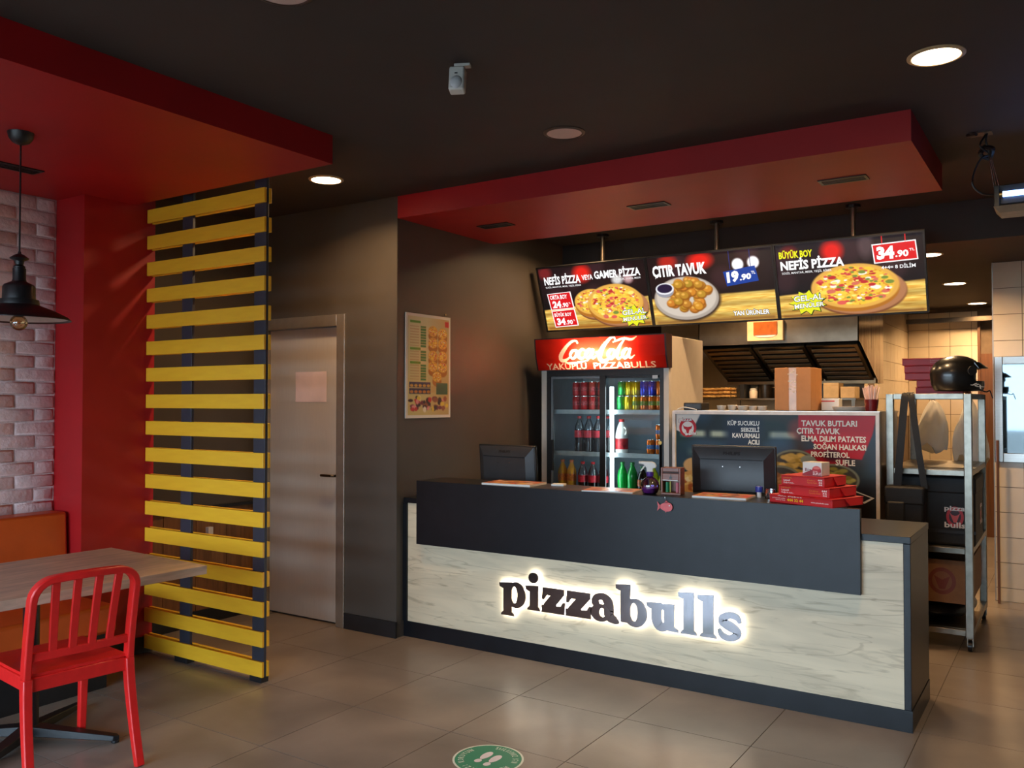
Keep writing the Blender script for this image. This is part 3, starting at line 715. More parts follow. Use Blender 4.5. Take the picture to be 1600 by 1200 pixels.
class GB(MB):
    # each stroke of a letter sits a hair proud of the one before
    def __init__(s): super().__init__(); s.k = 0
    def prism(s, poly, y0, y1, M=None): s.k += 1; return super().prism(poly, y0 - .0004 * s.k, y1, M)
    def strip(s, A, Bq, y0, y1, closed=False, M=None): s.k += 1; return super().strip(A, Bq, y0 - .0004 * s.k, y1, closed, M)
def glyph(chr_, w_, y0, y1, mb):
    S = .060
    if chr_ == 'p':
        x = .03; mb.prism([(x, DS + .01), (x + S, DS + .01), (x + S, XH - .002), (x, XH - .008)], y0, y1); serif_top(mb, x, XH - .002, S, y0, y1); serif_bot(mb, x, DS, S, y0, y1)
        ring(mb, x + .090, XH * .5 + .002, .071, .078, x + .080, XH * .5 + .002, .022, .050, y0, y1)
    if chr_ == 'i':
        x = (w_ - S) / 2; mb.prism([(x, .01), (x + S, .01), (x + S, XH), (x, XH - .008)], y0, y1); serif_top(mb, x, XH, S, y0, y1); serif_bot(mb, x, 0, S, y0, y1)
        mb.prism([(x + S * .5 - .004 + .034 * math.cos(2 * PI * k / 24), AS - .03 + .032 * math.sin(2 * PI * k / 24)) for k in range(24)], y0, y1)
    if chr_ == 'z':
        mb.prism([(.008, XH), (w_ - .006, XH), (w_ - .006, XH - .036), (w_ - .05, XH - .044), (.036, XH - .044), (.018, XH - .07), (.002, XH - .07)], y0, y1)
        mb.prism([(w_ - .080, XH - .02), (w_ - .006, XH - .030), (.078, .022), (.0, .030)], y0, y1)
        mb.prism([(0, 0), (w_ - .004, 0), (w_ + .002, .070), (w_ - .014, .070), (w_ - .032, .046), (.0, .042)], y0, y1)
    if chr_ == 'a':
        stroke_poly(mb, [(.022, XH - .042), (.04, XH - .018), (.08, XH - .008), (.112, XH - .034), (.118, XH - .075), (.118, .06), (.124, .03), (.165, .012), (w_, .016)], [.036, .040, .040, .058, .062, .062, .058, .036, .018], y0, y1)
        mb.prism([(.034 + .025 * math.cos(2 * PI * k / 18), XH - .045 + .022 * math.sin(2 * PI * k / 18)) for k in range(18)], y0, y1)
        ring(mb, .066, .046, .064, .050, .078, .048, .020, .025, y0, y1)
    if chr_ == 'b':
        x = .018; mb.prism([(x, .012), (x + S, .012), (x + S, AS), (x, AS - .008)], y0, y1); serif_top(mb, x, AS, S, y0, y1)
        ring(mb, x + .088, XH * .5, .074, .079, x + .082, XH * .5 + .003, .023, .050, y0, y1)
    if chr_ == 'u':
        x = .022; stroke_poly(mb, [(x + S / 2, XH - .004), (x + S / 2, .08), (x + S / 2 + .002, .05), (x + .05, .022), (x + .085, .022), (w_ - .055, .046)], [S, S, S, .056, .040, .034], y0, y1)
        serif_top(mb, x, XH, S, y0, y1); xr = w_ - .084; mb.prism([(xr, .006), (xr + S, .006), (xr + S, XH), (xr, XH - .008)], y0, y1); serif_top(mb, xr, XH, S, y0, y1)
        mb.prism([(xr + .01, .004), (xr + S + .026, .0), (xr + S + .024, .014), (xr + S - .002, .03)], y0, y1)
    if chr_ == 'l':
        x = (w_ - S) / 2 + .004; mb.prism([(x, .01), (x + S, .01), (x + S, AS), (x, AS - .008)], y0, y1); serif_top(mb, x, AS, S, y0, y1); serif_bot(mb, x, 0, S, y0, y1)
    if chr_ == 's':
        stroke_poly(mb, [(w_ - .012, XH - .05), (w_ - .03, XH - .022), (w_ * .5, XH - .014), (.032, XH - .032), (.03, XH - .054), (w_ * .5, XH * .5 + .002), (w_ - .034, .056), (w_ - .03, .034), (w_ * .5, .014), (.026, .024), (.008, .056)],
                    [.018, .034, .036, .044, .046, .054, .046, .042, .034, .034, .018], y0, y1, 7)
sg = thing('counter_sign', 'back-lit pizzabulls lettering on the oak counter front', 'sign', (-2.2, YF, .3))
M_face = P('mirror polished sign face', rgb(150, 146, 150), .12, 1., var=.02)
M_halo = emis('white letter backlight', (1, .97, .9), 9)
LT = [('p', -2.954, -2.765), ('i', -2.752, -2.66), ('z', -2.653, -2.493), ('z', -2.489, -2.321), ('a', -2.329, -2.148), ('b', -2.156, -1.985), ('u', -1.973, -1.795), ('l', -1.78, -1.701), ('l', -1.68, -1.585), ('s', -1.578, -1.445)]
for c_, a, b in LT:
    m = GB(); glyph(c_, b - a, YF - .034, YF - .024, m); m.v = [(x + a, y, z + .308) for x, y, z in m.v]
    o = m.obj('letter', M_face, sg, 30, world=True)
    m = MB(); glyph(c_, b - a, YF - .0235, YF - .009, m); m.v = [(x + a, y, z + .308) for x, y, z in m.v]
    m.obj('backlight', M_halo, o, 30)

# ---------------------------------------------------------------- menu screens
M_scr = printed('menu display', .12, emit=1.15, spec=.2)
SW, SH = .962, .54
def bokeh(p, seed):
    r = np.random.default_rng(seed)
    p.glow(.5, .25, .8, .4, (44, 26, 28), .6)
    for _ in range(5): p.glow(r.random(), r.random() * .5, .10, .18, (74, 44, 50), .5)
def burst(c, u, v):
    pts = [(u + (.135 if k % 2 else .095) * math.cos(2 * PI * k / 22), v + (.17 if k % 2 else .115) * math.sin(2 * PI * k / 22)) for k in range(22)]
    c.poly([(u + (a - u) * 1.06 + .003, v + (b - v) * 1.06 + .006) for a, b in pts], (40, 60, 30), 1); c.poly(pts, (226, 226, 40), 2)
    for t, v0, v1, du in (('GEL-AL', v - .10, v - .005, .10), ('MENÜLER', v + .0, v + .09, .10)):
        c.text(t, u - du, v0, u + du + .02, v1, (30, 60, 70), .045, 3, .02); c.text(t, u - du + .004, v0 + .008, u + du + .016, v1 - .008, (250, 252, 250), .012, 4, .02)
def screen_one():
    p = Paint(250, 140, (22, 16, 17)); bokeh(p, 1); p.glow(.42, .13, .10, .16, (226, 40, 30), 1); p.glow(.06, .08, .08, .12, (150, 40, 40), .7)
    p.glow(.74, .27, .06, .09, (255, 255, 250), .8); p.glow(.84, .27, .05, .08, (250, 200, 200), .7)
    p.wood(.66, -.12, 1); p.rect(0, .94, 1, 1, (150, 96, 36), .05); p.pizza(.475, .58, .165, .20, 5); p.pizza(.69, .62, .255, .29, 8)
    c = Canvas(SW, SH); c.grid(p)
    c.text('NEFİS PİZZA', .045, .10, .40, .27, (255, 255, 255), .035); c.text('VEYA', .415, .155, .52, .235, (255, 255, 255), .03); c.text('GAMER PİZZA', .535, .075, .955, .235, (255, 255, 255), .035)
    c.text('SOSİS, MANTAR, MISIR, YEŞİL BİBER', .05, .285, .40, .325, (240, 240, 240), .008); c.text('SUCUK, SOSİS, MISIR', .73, .245, .955, .285, (240, 240, 240), .008)
    for t, n_, v in (('ORTA BOY', '24', .42), ('BÜYÜK BOY', '34', .70)):
        u = .06 if v < .5 else .075
        c.poly([(u - .01, v - .01), (u + .225, v - .025), (u + .24, v + .245), (u + .005, v + .26)], (250, 240, 240), 1); c.poly([(u, v), (u + .215, v - .014), (u + .228, v + .233), (u + .012, v + .246)], (214, 24, 30), 2)
        c.text(t, u + .015, v + .015, u + .185, v + .085, (255, 250, 250), .03, 3); c.text(n_, u + .03, v + .11, u + .115, v + .225, (255, 255, 255), .05, 3); c.text('.90', u + .12, v + .145, u + .185, v + .22, (255, 255, 255), .03, 3); c.text('TL', u + .19, v + .145, u + .21, v + .17, (255, 255, 255), .01, 3)
    burst(c, .84, .84); return c
def screen_two():
    p = Paint(250, 140, (26, 19, 20)); bokeh(p, 2); p.glow(.17, .08, .09, .12, (190, 40, 30), .9); p.glow(.44, .10, .12, .14, (226, 36, 26), 1)
    p.ell(.735, .20, .045, .085, (255, 255, 255), .3); p.ell(.855, .19, .045, .085, (255, 250, 250), .3)
    p.wood(.60, -.02, 4); p.rect(0, .95, 1, 1, (120, 80, 40), .06)
    p.ell(.30, .65, .275, .325, (60, 44, 34), .1); p.ell(.29, .63, .27, .32, (172, 160, 148), .04); p.ell(.29, .615, .25, .29, (206, 194, 180), .06)
    r = np.random.default_rng(3)
    for k in range(70):
        a = r.random() * 2 * PI; q = math.sqrt(r.random()); u = .31 + q * .19 * math.cos(a); v = .58 + q * .23 * math.sin(a)
        p.ell(u + .004, v + .012, .040, .058, (140, 82, 24), .3); p.ell(u, v, .036, .052, (196 + int(r.integers(-20, 20)), 132 + int(r.integers(-14, 14)), 46), .4); p.ell(u - .01, v - .015, .014, .018, (232, 176, 80), .8)
    p.ell(.12, .50, .075, .10, (150, 150, 160), .06); p.ell(.12, .47, .078, .085, (232, 232, 238), .06); p.ell(.12, .465, .064, .066, (38, 28, 58), .1)
    c = Canvas(SW, SH); c.grid(p)
    c.text('ÇITIR TAVUK', .035, .12, .485, .33, (255, 255, 255), .045)
    for u in (.67, .83): c.poly([(u, 0), (u + .005, 0), (u + .005, .26), (u, .26)], (40, 50, 120), 1)
    c.poly([(.615, .29), (.865, .235), (.885, .45), (.635, .50)], (22, 62, 150), 2)
    c.text('19', .64, .30, .735, .46, (255, 255, 255), .06, 3, .02); c.text('.90', .74, .345, .83, .435, (255, 255, 255), .05, 3, .015); c.text('TL', .832, .31, .865, .35, (255, 255, 255), .02, 3)
    c.text('YAN ÜRÜNLER', .655, .84, .945, .935, (30, 60, 80), .06, 2); c.text('YAN ÜRÜNLER', .66, .848, .94, .928, (255, 255, 255), .025, 3); return c
def screen_three():
    p = Paint(280, 156, (22, 20, 24)); bokeh(p, 5); p.glow(.40, .14, .09, .16, (226, 34, 26), 1); p.glow(.10, .1, .07, .1, (120, 30, 30), .8); p.glow(.63, .10, .06, .2, (120, 96, 100), .5)
    p.wood(.68, -.10, 6); p.rect(0, .96, 1, 1, (110, 70, 34), .05); p.pizza(.535, .62, .30, .295, 11)
    c = Canvas(SW, SH); c.grid(p)
    c.text('BÜYÜK BOY', .025, .07, .265, .185, (240, 236, 30), .035); c.text('NEFİS PİZZA', .03, .18, .48, .345, (255, 255, 255), .04); c.text('SOSİS, MANTAR, MISIR, YEŞİL BİBER', .035, .36, .39, .405, (240, 240, 240), .008)
    for u in (.735, .885): c.poly([(u, 0), (u + .007, 0), (u + .007, .12), (u, .12)], (210, 40, 40), 1)
    c.poly([(.67, .10), (.955, .085), (.965, .335), (.68, .35)], (252, 246, 246), 1); c.poly([(.678, .115), (.948, .10), (.957, .32), (.688, .335)], (216, 28, 34), 2)
    c.text('34', .70, .135, .815, .305, (255, 255, 255), .06, 3); c.text('.90', .82, .20, .905, .29, (255, 255, 255), .04, 3); c.text('TL', .91, .19, .945, .22, (255, 255, 255), .015, 3)
    c.text('4+4= 8 DİLİM', .725, .37, .945, .43, (250, 250, 252), .016, 4); burst(c, .20, .80); return c
for k, (fn, lb) in enumerate(((screen_one, 'two pizzas and two red price tags'), (screen_two, 'crispy chicken and a blue price tag'), (screen_three, 'one large pizza and a red price tag'))):
    x0 = -3.672 + k * .963
    t = thing('menu_screen', 'ceiling hung menu screen showing ' + lb, 'screen', (x0 + SW / 2, 6.0, 2.14), group='menu screens above the counter')
    Mt = Matrix.Translation((x0, 6.185, 2.135)) @ Matrix.Rotation(rad(19.3), 4, 'X')
    bz = MB(); e = .012
    bz.box(0, -.022, 0, SW, -.002, e, Mt).box(0, -.022, SH - e, SW, -.002, SH, Mt).box(0, -.022, e, e, -.002, SH - e, Mt).box(SW - e, -.022, e, SW, -.002, SH - e, Mt)
    bz.obj('bezel', M_blackp, t, 0, world=True)
    MB().box(.002, -.002, .002, SW - .002, .03, SH - .002, Mt).box(.2, .03, .1, SW - .2, .055, .4, Mt).obj('housing', M_blackp, t, 0, world=True)
    c = fn(); Sc = Mt @ Matrix.Translation((e, -.012, e)) @ Matrix.Diagonal(((SW - 2 * e) / SW, 1, (SH - 2 * e) / SH, 1))
    c.obj('screen_image', M_scr, t, Sc, world=True)
    px = (-3.204, -2.246, -1.269)[k]; py = 6.27
    br = MB(); br.box(px - .11, 6.10, 2.36, px + .11, 6.13, 2.5).box(px - .03, 6.12, 2.38, px + .03, py + .02, 2.46); br.obj('mount_bracket', M_matb, t, 0, world=True)
    MB().cyl((px, py, 2.38), (px, py, CZ), .017, 14).obj('pole', P('pole steel', rgb(120, 110, 96), .35, .8), t, world=True)
    MB().cyl((px, py, CZ - .02), (px, py, CZ - .001), .05, 20).obj('ceiling_plate', M_matb, t, world=True)

# ---------------------------------------------------------------- drinks fridge
FX0, FX1, FY0, FY1 = -3.608, -2.505, 5.97, 6.66
fg = thing('drinks_fridge', 'glass door drinks fridge with red back-lit header', 'fridge', (-3.05, 6.3, 0))
M_fw = P('white fridge enamel', rgb(216, 206, 192), .4, var=.02); M_fi = P('fridge lining', rgb(176, 186, 194), .45, var=.03)
cab = MB(); cab.box(FX0, FY0 + .03, .06, FX0 + .035, FY1, 2.04).box(FX1 - .035, FY0 + .03, .06, FX1, FY1, 2.04).box(FX0 + .035, FY1 - .05, .06, FX1 - .035, FY1, 2.04).box(FX0 + .035, FY0 + .03, 1.80, FX1 - .035, FY1 - .05, 2.04).box(FX0 + .035, FY0 + .03, .06, FX1 - .035, FY1 - .05, .40)
cab.obj('cabinet', M_fw, fg, 0, bevel=.004, world=True)
ln = MB(); ln.box(FX0 + .0355, FY1 - .06, .405, FX1 - .0355, FY1 - .0505, 1.795).box(FX0 + .0355, FY0 + .06, .405, FX0 + .043, FY1 - .06, 1.795).box(FX1 - .043, FY0 + .06, .405, FX1 - .0355, FY1 - .06, 1.795); ln.obj('lining', M_fi, fg, 0, world=True)
B('back_duct', M_fi, fg, -2.93, FY1 - .085, .45, -2.82, FY1 - .0605, 1.46, world=True)
for x in (FX0 + .1, FX1 - .1):
    for y in (6.08, 6.56): MB().cyl((x, y, 0), (x, y, .06), .03, 12).obj('foot', M_blackp, fg, world=True)
df = MB(); df.box(FX0 + .052, FY0 - .002, 1.75, FX1 - .045, FY0 + .029, 1.798).box(FX0 + .052, FY0 - .002, .40, FX0 + .085, FY0 + .029, 1.75).box(FX1 - .075, FY0 - .002, .40, FX1 - .045, FY0 + .029, 1.75).box(FX0 + .085, FY0 - .002, .40, FX1 - .075, FY0 + .029, .45)
df.obj('door_surround', M_blackp, fg, 0, world=True)
sb = MB(); sb.box(FX0 + .003, FY0, .40, FX0 + .051, FY0 + .029, 1.798).box(FX1 - .044, FY0, .40, FX1 - .003, FY0 + .029, 1.798).box(FX0 + .003, FY0, .06, FX1 - .003, FY0 + .029, .399); sb.obj('front_trim', M_fw, fg, 0, world=True)
M_fg = glassy('fridge door glass', (.93, .97, .97), .55, .03, .05)
for nm, xa, xb, yy in (('l', -3.52, -3.05, FY0 + .006), ('r', -3.075, -2.575, FY0 + .018)):
    m = MB(); e = .016 if nm == 'l' else .018
    q = .03 if nm == 'l' else .014
    m.box(xa, yy, .452, xa + e, yy + .01, 1.748).box(xb - q, yy, .452, xb, yy + .01, 1.748).box(xa + e, yy, .452, xb - q, yy + .01, .472).box(xa + e, yy, 1.73, xb - q, yy + .01, 1.748)
    d = m.obj('sliding_door', M_blackp if nm == 'r' else P('grey door rail', rgb(120, 128, 134), .4, .5), fg, 0, world=True)
    B('door_glass', M_fg, d, xa + e, yy + .003, .472, xb - q, yy + .006, 1.73)
    hx = xa + .003 if nm == 'l' else xb - .012
    B('door_handle', M_blackp, d, hx, yy - .02, 1.0, hx + .022, yy, 1.245)
B('middle_post', M_blackp, fg, -3.078, FY0 - .006, .45, -3.028, FY0 + .004, 1.75, world=True)
MB().cyl((-2.577, FY0 - .008, 1.245), (-2.577, FY0 + .005, 1.245), .014, 14).obj('door_lock', P('brass lock', rgb(200, 160, 90), .3, 1.), fg, world=True)
B('door_sticker', P('white sticker', rgb(240, 238, 232), .5), fg, -2.64, FY0 + .001, 1.722, -2.597, FY0 + .0045, 1.748, world=True)
for z in (1.48, 1.148, .80):
    m = MB(); m.box(FX0 + .0435, FY0 + .075, z - .012, FX1 - .0435, FY1 - .088, z).box(FX0 + .0435, FY0 + .064, z - .028, FX1 - .0435, FY0 + .075, z + .006)
    m.obj('shelf', P('pale shelf', rgb(188, 196, 200), .4, .2), fg, 0, world=True)
MB().cyl((-2.998, FY0 + .045, .5), (-2.998, FY0 + .045, 1.665), .0145, 14).obj('light_tube', emis('cold fridge tube', (.78, .94, 1.), 15), fg, world=True)
# header: a box with a lamp inside and a translucent printed front
hb = MB(); prf = [(FY0 + .028, 1.80), (FY0 + .028, 2.05), (FY0 - .09, 2.05), (FY0 - .09, 2.042), (FY0 + .015, 2.042), (FY0 + .015, 1.808), (FY0 - .035, 1.808), (FY0 - .035, 1.80)]
hb.add([(FX0, y, z) for y, z in prf] + [(FX1, y, z) for y, z in prf], [(i, (i + 1) % 8, 8 + (i + 1) % 8, 8 + i) for i in range(8)])
side = [(FY0 + .028, 1.80), (FY0 + .028, 2.05), (FY0 - .09, 2.05), (FY0 - .085, 1.98), (FY0 - .07, 1.89), (FY0 - .04, 1.80)]
for x in (FX0 - .012, FX1):
    hb.add([(x, y, z) for y, z in side] + [(x + .012, y, z) for y, z in side], [tuple(range(6)), tuple(range(11, 5, -1))] + [(i, (i + 1) % 6, 6 + (i + 1) % 6, 6 + i) for i in range(6)])
hdr = hb.obj('header_box', P('dark header box', rgb(46, 22, 22), .5), fg, 0, world=True)
inn = MB(); inn.add([(FX0 + .004, FY0 + .0145, 1.81), (FX1 - .004, FY0 + .0145, 1.81), (FX1 - .004, FY0 + .0145, 2.04), (FX0 + .004, FY0 + .0145, 2.04)], [(0, 1, 2, 3)]); inn.obj('header_reflector', M_white, hdr, 0)
MB().cyl((FX0 + .36, FY0 - .048, 1.925), (FX1 - .32, FY0 - .048, 1.925), .010, 10).obj('header_lamp', emis('warm header tube', (1, .75, .4), 400), hdr)
hp = Paint(420, 96, (206, 38, 28)); hc = Canvas(FX1 - FX0, .25)
W_ = (255, 246, 236)
def scr(pts, w_): hc.stroke(pts, w_, W_, 2)
# flowing script word in pen strokes
scr([(.345, .20), (.335, .12), (.30, .13), (.25, .30), (.205, .55), (.205, .70), (.24, .70), (.28, .60)], [.05, .06, .08, .11, .14, .12, .08, .04])
scr([(.215, .70), (.26, .80), (.34, .78), (.42, .72)], [.03, .07, .05, .02])
scr([(.33, .40), (.30, .42), (.28, .55), (.295, .66), (.325, .58), (.335, .44), (.32, .38)], [.04, .08, .09, .06, .08, .08, .03])
scr([(.40, .42), (.38, .38), (.35, .48), (.35, .62), (.375, .66), (.41, .56)], [.05, .06, .08, .09, .06, .03])
scr([(.46, .42), (.43, .40), (.405, .54), (.415, .66), (.44, .60), (.46, .46)], [.04, .08, .09, .06, .08, .05])
scr([(.468, .38), (.45, .56), (.46, .66), (.49, .58)], [.07, .09, .06, .02])
scr([(.485, .50), (.525, .46)], [.05, .05])
scr([(.64, .16), (.63, .05), (.60, .08), (.55, .30), (.515, .55), (.52, .74), (.56, .74), (.60, .62)], [.04, .06, .08, .11, .14, .12, .08, .04])
scr([(.62, .20), (.70, .10), (.76, .14), (.80, .05)], [.03, .07, .07, .02])
scr([(.625, .42), (.595, .44), (.578, .58), (.595, .70), (.62, .62), (.632, .48), (.615, .40)], [.04, .08, .09, .06, .08, .08, .03])
scr([(.71, .12), (.67, .34), (.645, .58), (.655, .70), (.685, .62)], [.04, .08, .09, .06, .02])
scr([(.745, .44), (.715, .42), (.69, .56), (.70, .69), (.725, .62), (.742, .48)], [.04, .08, .09, .06, .08, .05])
scr([(.752, .40), (.735, .58), (.745, .69), (.78, .60)], [.07, .09, .06, .02])
hc.text('YAKUPLU', .075, .80, .40, .985, (255, 236, 224), .012, 2); hc.text('PiZZABULLS', .455, .80, .925, .985, (255, 236, 224), .012, 2)
for u in (.13, .25, .33, .52, .60, .72, .86): hc.poly([(u - .012, .965), (u + .012, .965), (u + .012, .985), (u - .012, .985)], (255, 236, 224), 3)
lv = np.array([(x / hc.W, 1 - z / hc.H) for x, y, z in hc.v])       # letters become clear areas of the sheet itself
mk = np.zeros_like(hp.U)
for f in hc.f:
    for q in range(1, len(f) - 1):
        (x0, y0), (x1, y1), (x2, y2) = lv[f[0]], lv[f[q]], lv[f[q + 1]]
        d = (x1 - x0) * (y2 - y0) - (x2 - x0) * (y1 - y0)
        if abs(d) < 1e-9: continue
        i0 = max(int(min(x0, x1, x2) * 419), 0); i1 = min(int(max(x0, x1, x2) * 419) + 2, 420); j0 = max(int(min(y0, y1, y2) * 95), 0); j1 = min(int(max(y0, y1, y2) * 95) + 2, 96)
        if i1 <= i0 or j1 <= j0: continue
        X = hp.U[j0:j1, i0:i1]; Y = hp.V[j0:j1, i0:i1]
        a_ = ((x1 - X) * (y2 - Y) - (x2 - X) * (y1 - Y)) / d; b_ = ((x2 - X) * (y0 - Y) - (x0 - X) * (y2 - Y)) / d
        mk[j0:j1, i0:i1] = np.maximum(mk[j0:j1, i0:i1], (a_ >= -.02) & (b_ >= -.02) & (a_ + b_ <= 1.02))
hp.mix(mk, (255, 240, 226)); hc.v = []; hc.f = []; hc.c = []; hc.grid(hp); vv = []
for x, y, z in hc.v:                         # bend the print onto the bowed front
    t = z / .25; yy = np.interp(t, [0, .36, .72, 1], [-.04, -.07, -.085, -.09]); vv.append((x, yy + y, z))
hc.v = vv
hc.obj('header_print', printed('translucent header print', .35, translucent=.8), hdr, Matrix.Translation((FX0, FY0, 1.80)))

# drinks in the fridge
def can(x, y, z, mat, label, group, band=None):
    t = thing('drink_can', label, 'can', (x, y, z), random.random() * 6, group=group)
    MB().lathe([(.024, 0), (.031, .006), (.033, .012), (.033, .098), (.028, .109)], 18).obj('can_body', mat, t)
    MB().lathe([(.028, .109), (.028, .113), (.026, .113), (.025, .110)], 18).obj('lid', M_chrome, t)
    if band is not None: MB().lathe([(.0332, .04), (.0334, .042), (.0334, .07), (.0332, .072)], 18).obj('label_band', band, t)
M_cr = P('red can', rgb(206, 22, 34), .28, .3, var=.1, scale=30); M_cg = P('green can', rgb(40, 170, 80), .25, .5, var=.1); M_cy = P('yellow can', rgb(226, 190, 30), .25, .5, var=.1); M_co = P('orange can', rgb(226, 112, 30), .25, .5, var=.12)
M_cb = P('blue can', rgb(50, 60, 200), .28, .4, var=.3, scale=60); M_lbl = P('blue drink label', rgb(70, 110, 170), .4, var=.3, scale=80); M_wl = P('white script band', rgb(206, 60, 66), .4, var=.5, scale=70); M_gl = P('green leaf band', rgb(90, 140, 50), .4, var=.4, scale=90)
ORD = ('first', 'second', 'third', 'fourth', 'fifth', 'sixth')
for lv in (0, 1):
    for k in range(4):
        for yy in ((6.10, 6.19) if k < 3 else (6.09,)): can(-3.355 + .073 * k + .014 * (k == 3), yy, 1.481 + lv * .114, M_cr, 'red cola can, %s layer, %s row, %s from the middle door post' % (('lower', 'upper')[lv], 'front' if yy < 6.15 else 'rear', ('fourth', 'third', 'second', 'first')[k]), 'red cola cans in the fridge', M_wl)
for k, (m_, nm) in enumerate(((M_cg, 'green'), (M_cy, 'yellow'), (M_cy, 'yellow'), (M_co, 'orange'), (M_co, 'orange'), (M_co, 'orange'))):
    can(-2.962 + .0665 * k, 6.10, 1.481, m_, nm + ' soda can, lower layer, %s from the fridge light tube' % ORD[k], 'soda cans in the fridge', M_gl if k > 1 else None)
for k, (m_, nm) in enumerate(((M_cg, 'green'), (M_cy, 'yellow'), (M_cy, 'yellow'), (M_cb, 'blue'), (M_cb, 'blue'), (M_co, 'orange'))):
    can(-2.962 + .0665 * k, 6.10 + .02 * (k < 2), 1.595, m_, nm + ' soda can, upper layer, %s from the fridge light tube' % ORD[k], 'soda cans in the fridge')
can(-2.71, 6.10, 1.149, M_co, 'single orange can beside a two-can stack on the middle shelf', None, M_lbl)
can(-2.637, 6.10, 1.149, M_co, 'lower orange can of the two-can stack on the middle shelf', None, M_lbl); can(-2.637, 6.10, 1.263, M_co, 'upper orange can of the two-can stack on the middle shelf', None, M_lbl)
M_cola = P('cola liquid', rgb(26, 10, 10), .12, var=.1); M_clr = glassy('clear bottle plastic', (.9, .93, .95), .9, .06, .10)
M_rl = P('red bottle label', rgb(214, 40, 58), .4, var=.15, scale=60); M_rcap = P('red cap', rgb(206, 26, 34), .4); M_of = P('orange drink', rgb(232, 160, 40), .15, var=.08); M_ol = P('orange bottle label', rgb(226, 110, 10), .4, var=.3, scale=70)
M_gb = P('green bottle', rgb(24, 150, 62), .12, var=.1); M_gcap = P('green cap', rgb(40, 130, 60), .4); M_tea = P('tea label', rgb(178, 84, 40), .4, var=.25, scale=40); M_yg = P('lime drink', rgb(190, 196, 40), .15)
def bottle(x, y, z, h, r, liq, lab, cap, label, group, fill=.62):
    t = thing('drink_bottle', label, 'bottle', (x, y, z), random.random() * 6, group=group)
    pr = [(.8 * r, 0), (r, .02 * h), (r, .18 * h), (.93 * r, .30 * h), (r, .42 * h), (r, .64 * h), (.86 * r, .74 * h), (.5 * r, .85 * h), (.34 * r, .91 * h), (.34 * r, .95 * h)]
    zs = [p[1] for p in pr]; rs = [p[0] for p in pr]
    k = fill * h; low = [p for p in pr if p[1] < k] + [(float(np.interp(k, zs, rs)), k)]
    MB().lathe(low, 18).obj('contents', liq, t)
    if fill < .9:
        up = [(float(np.interp(k, zs, rs)), k + .0005)] + [p for p in pr if p[1] > k]; MB().lathe(up, 18).obj('neck', M_clr, t)
    MB().lathe([(.34 * r + .003, .93 * h), (.34 * r + .004, h)], 14).obj('cap', cap, t)
    if lab is not None: MB().lathe([(1.0 * r + .0008, .40 * h), (1.012 * r + .001, .42 * h), (1.012 * r + .001, .58 * h), (1.0 * r + .0008, .6 * h)], 18).obj('label_sleeve', lab, t)
for k in range(3):
    bottle(-3.335 + .085 * k, 6.11, 1.149, .285, .039, M_cola, M_rl, M_rcap, 'cola bottle on the middle shelf, front row, %s from the middle door post' % ORD[2 - k], 'cola bottles in the fridge'); bottle(-3.30 + .085 * k, 6.21, 1.149, .285, .039, M_cola, M_rl, M_rcap, 'cola bottle on the middle shelf, rear row, %s from the middle door post' % ORD[2 - k], 'cola bottles in the fridge')
for k in range(2): bottle(-3.49 + .083 * k, 6.11, .801, .28, .039, M_of, M_ol, P('orange cap', rgb(226, 110, 40), .4), 'orange drink bottle on the lowest fridge shelf ' + ('beside the fridge side', 'beside the cola bottles')[k], 'orange bottles', .93)
for k in range(3): bottle(-3.305 + .092 * k, 6.11, .801, .27, .039, M_cola, M_rl, M_rcap, 'cola bottle on the lowest fridge shelf, %s from the orange bottles' % ORD[k], 'cola bottles in the fridge', .5)
for k in range(2): bottle(-2.955 + .085 * k, 6.11, .801, .28, .04, M_gb, None, M_gcap, 'green soda bottle on the lowest fridge shelf ' + ('beside the light tube', 'beside the brown labelled bottle')[k], 'green bottles', .95)
bottle(-2.785, 6.11, .801, .25, .04, M_cola, M_tea, M_gcap, 'dark bottle with brown label on the lowest fridge shelf', None, .92); bottle(-2.69, 6.11, .801, .26, .038, M_yg, None, M_gcap, 'lime yellow drink bottle on the lowest fridge shelf', None, .95)
bottle(-2.61, 6.11, .801, .26, .038, M_yg, P('yellow label', rgb(216, 200, 60), .4, var=.2), M_gcap, 'yellow labelled bottle on the lowest fridge shelf beside the door', None, .95)
jg = thing('milk_jug', 'white ayran jug with red label and cap on the middle shelf', 'jug', (-2.965, 6.12, 1.149))
MB().lathe([(.046, 0), (.05, .01), (.05, .13), (.048, .15), (.036, .20), (.02, .235), (.018, .245)], 22).obj('jug_body', P('milk white plastic', rgb(244, 242, 236), .4), jg)
MB().lathe([(.0508, .03), (.0512, .032), (.0512, .112), (.0508, .114)], 22).obj('label_sleeve', P('red white jug label', rgb(196, 44, 50), .4, var=.35, scale=22), jg)
MB().lathe([(.021, .243), (.021, .262), (.019, .264)], 18).obj('cap', M_rcap, jg)
MB().tube(smooth_path([(.036, -.03, .20), (.055, -.04, .19), (.058, -.04, .165), (.045, -.03, .145)]), .007, 8).obj('handle', M_white, jg)

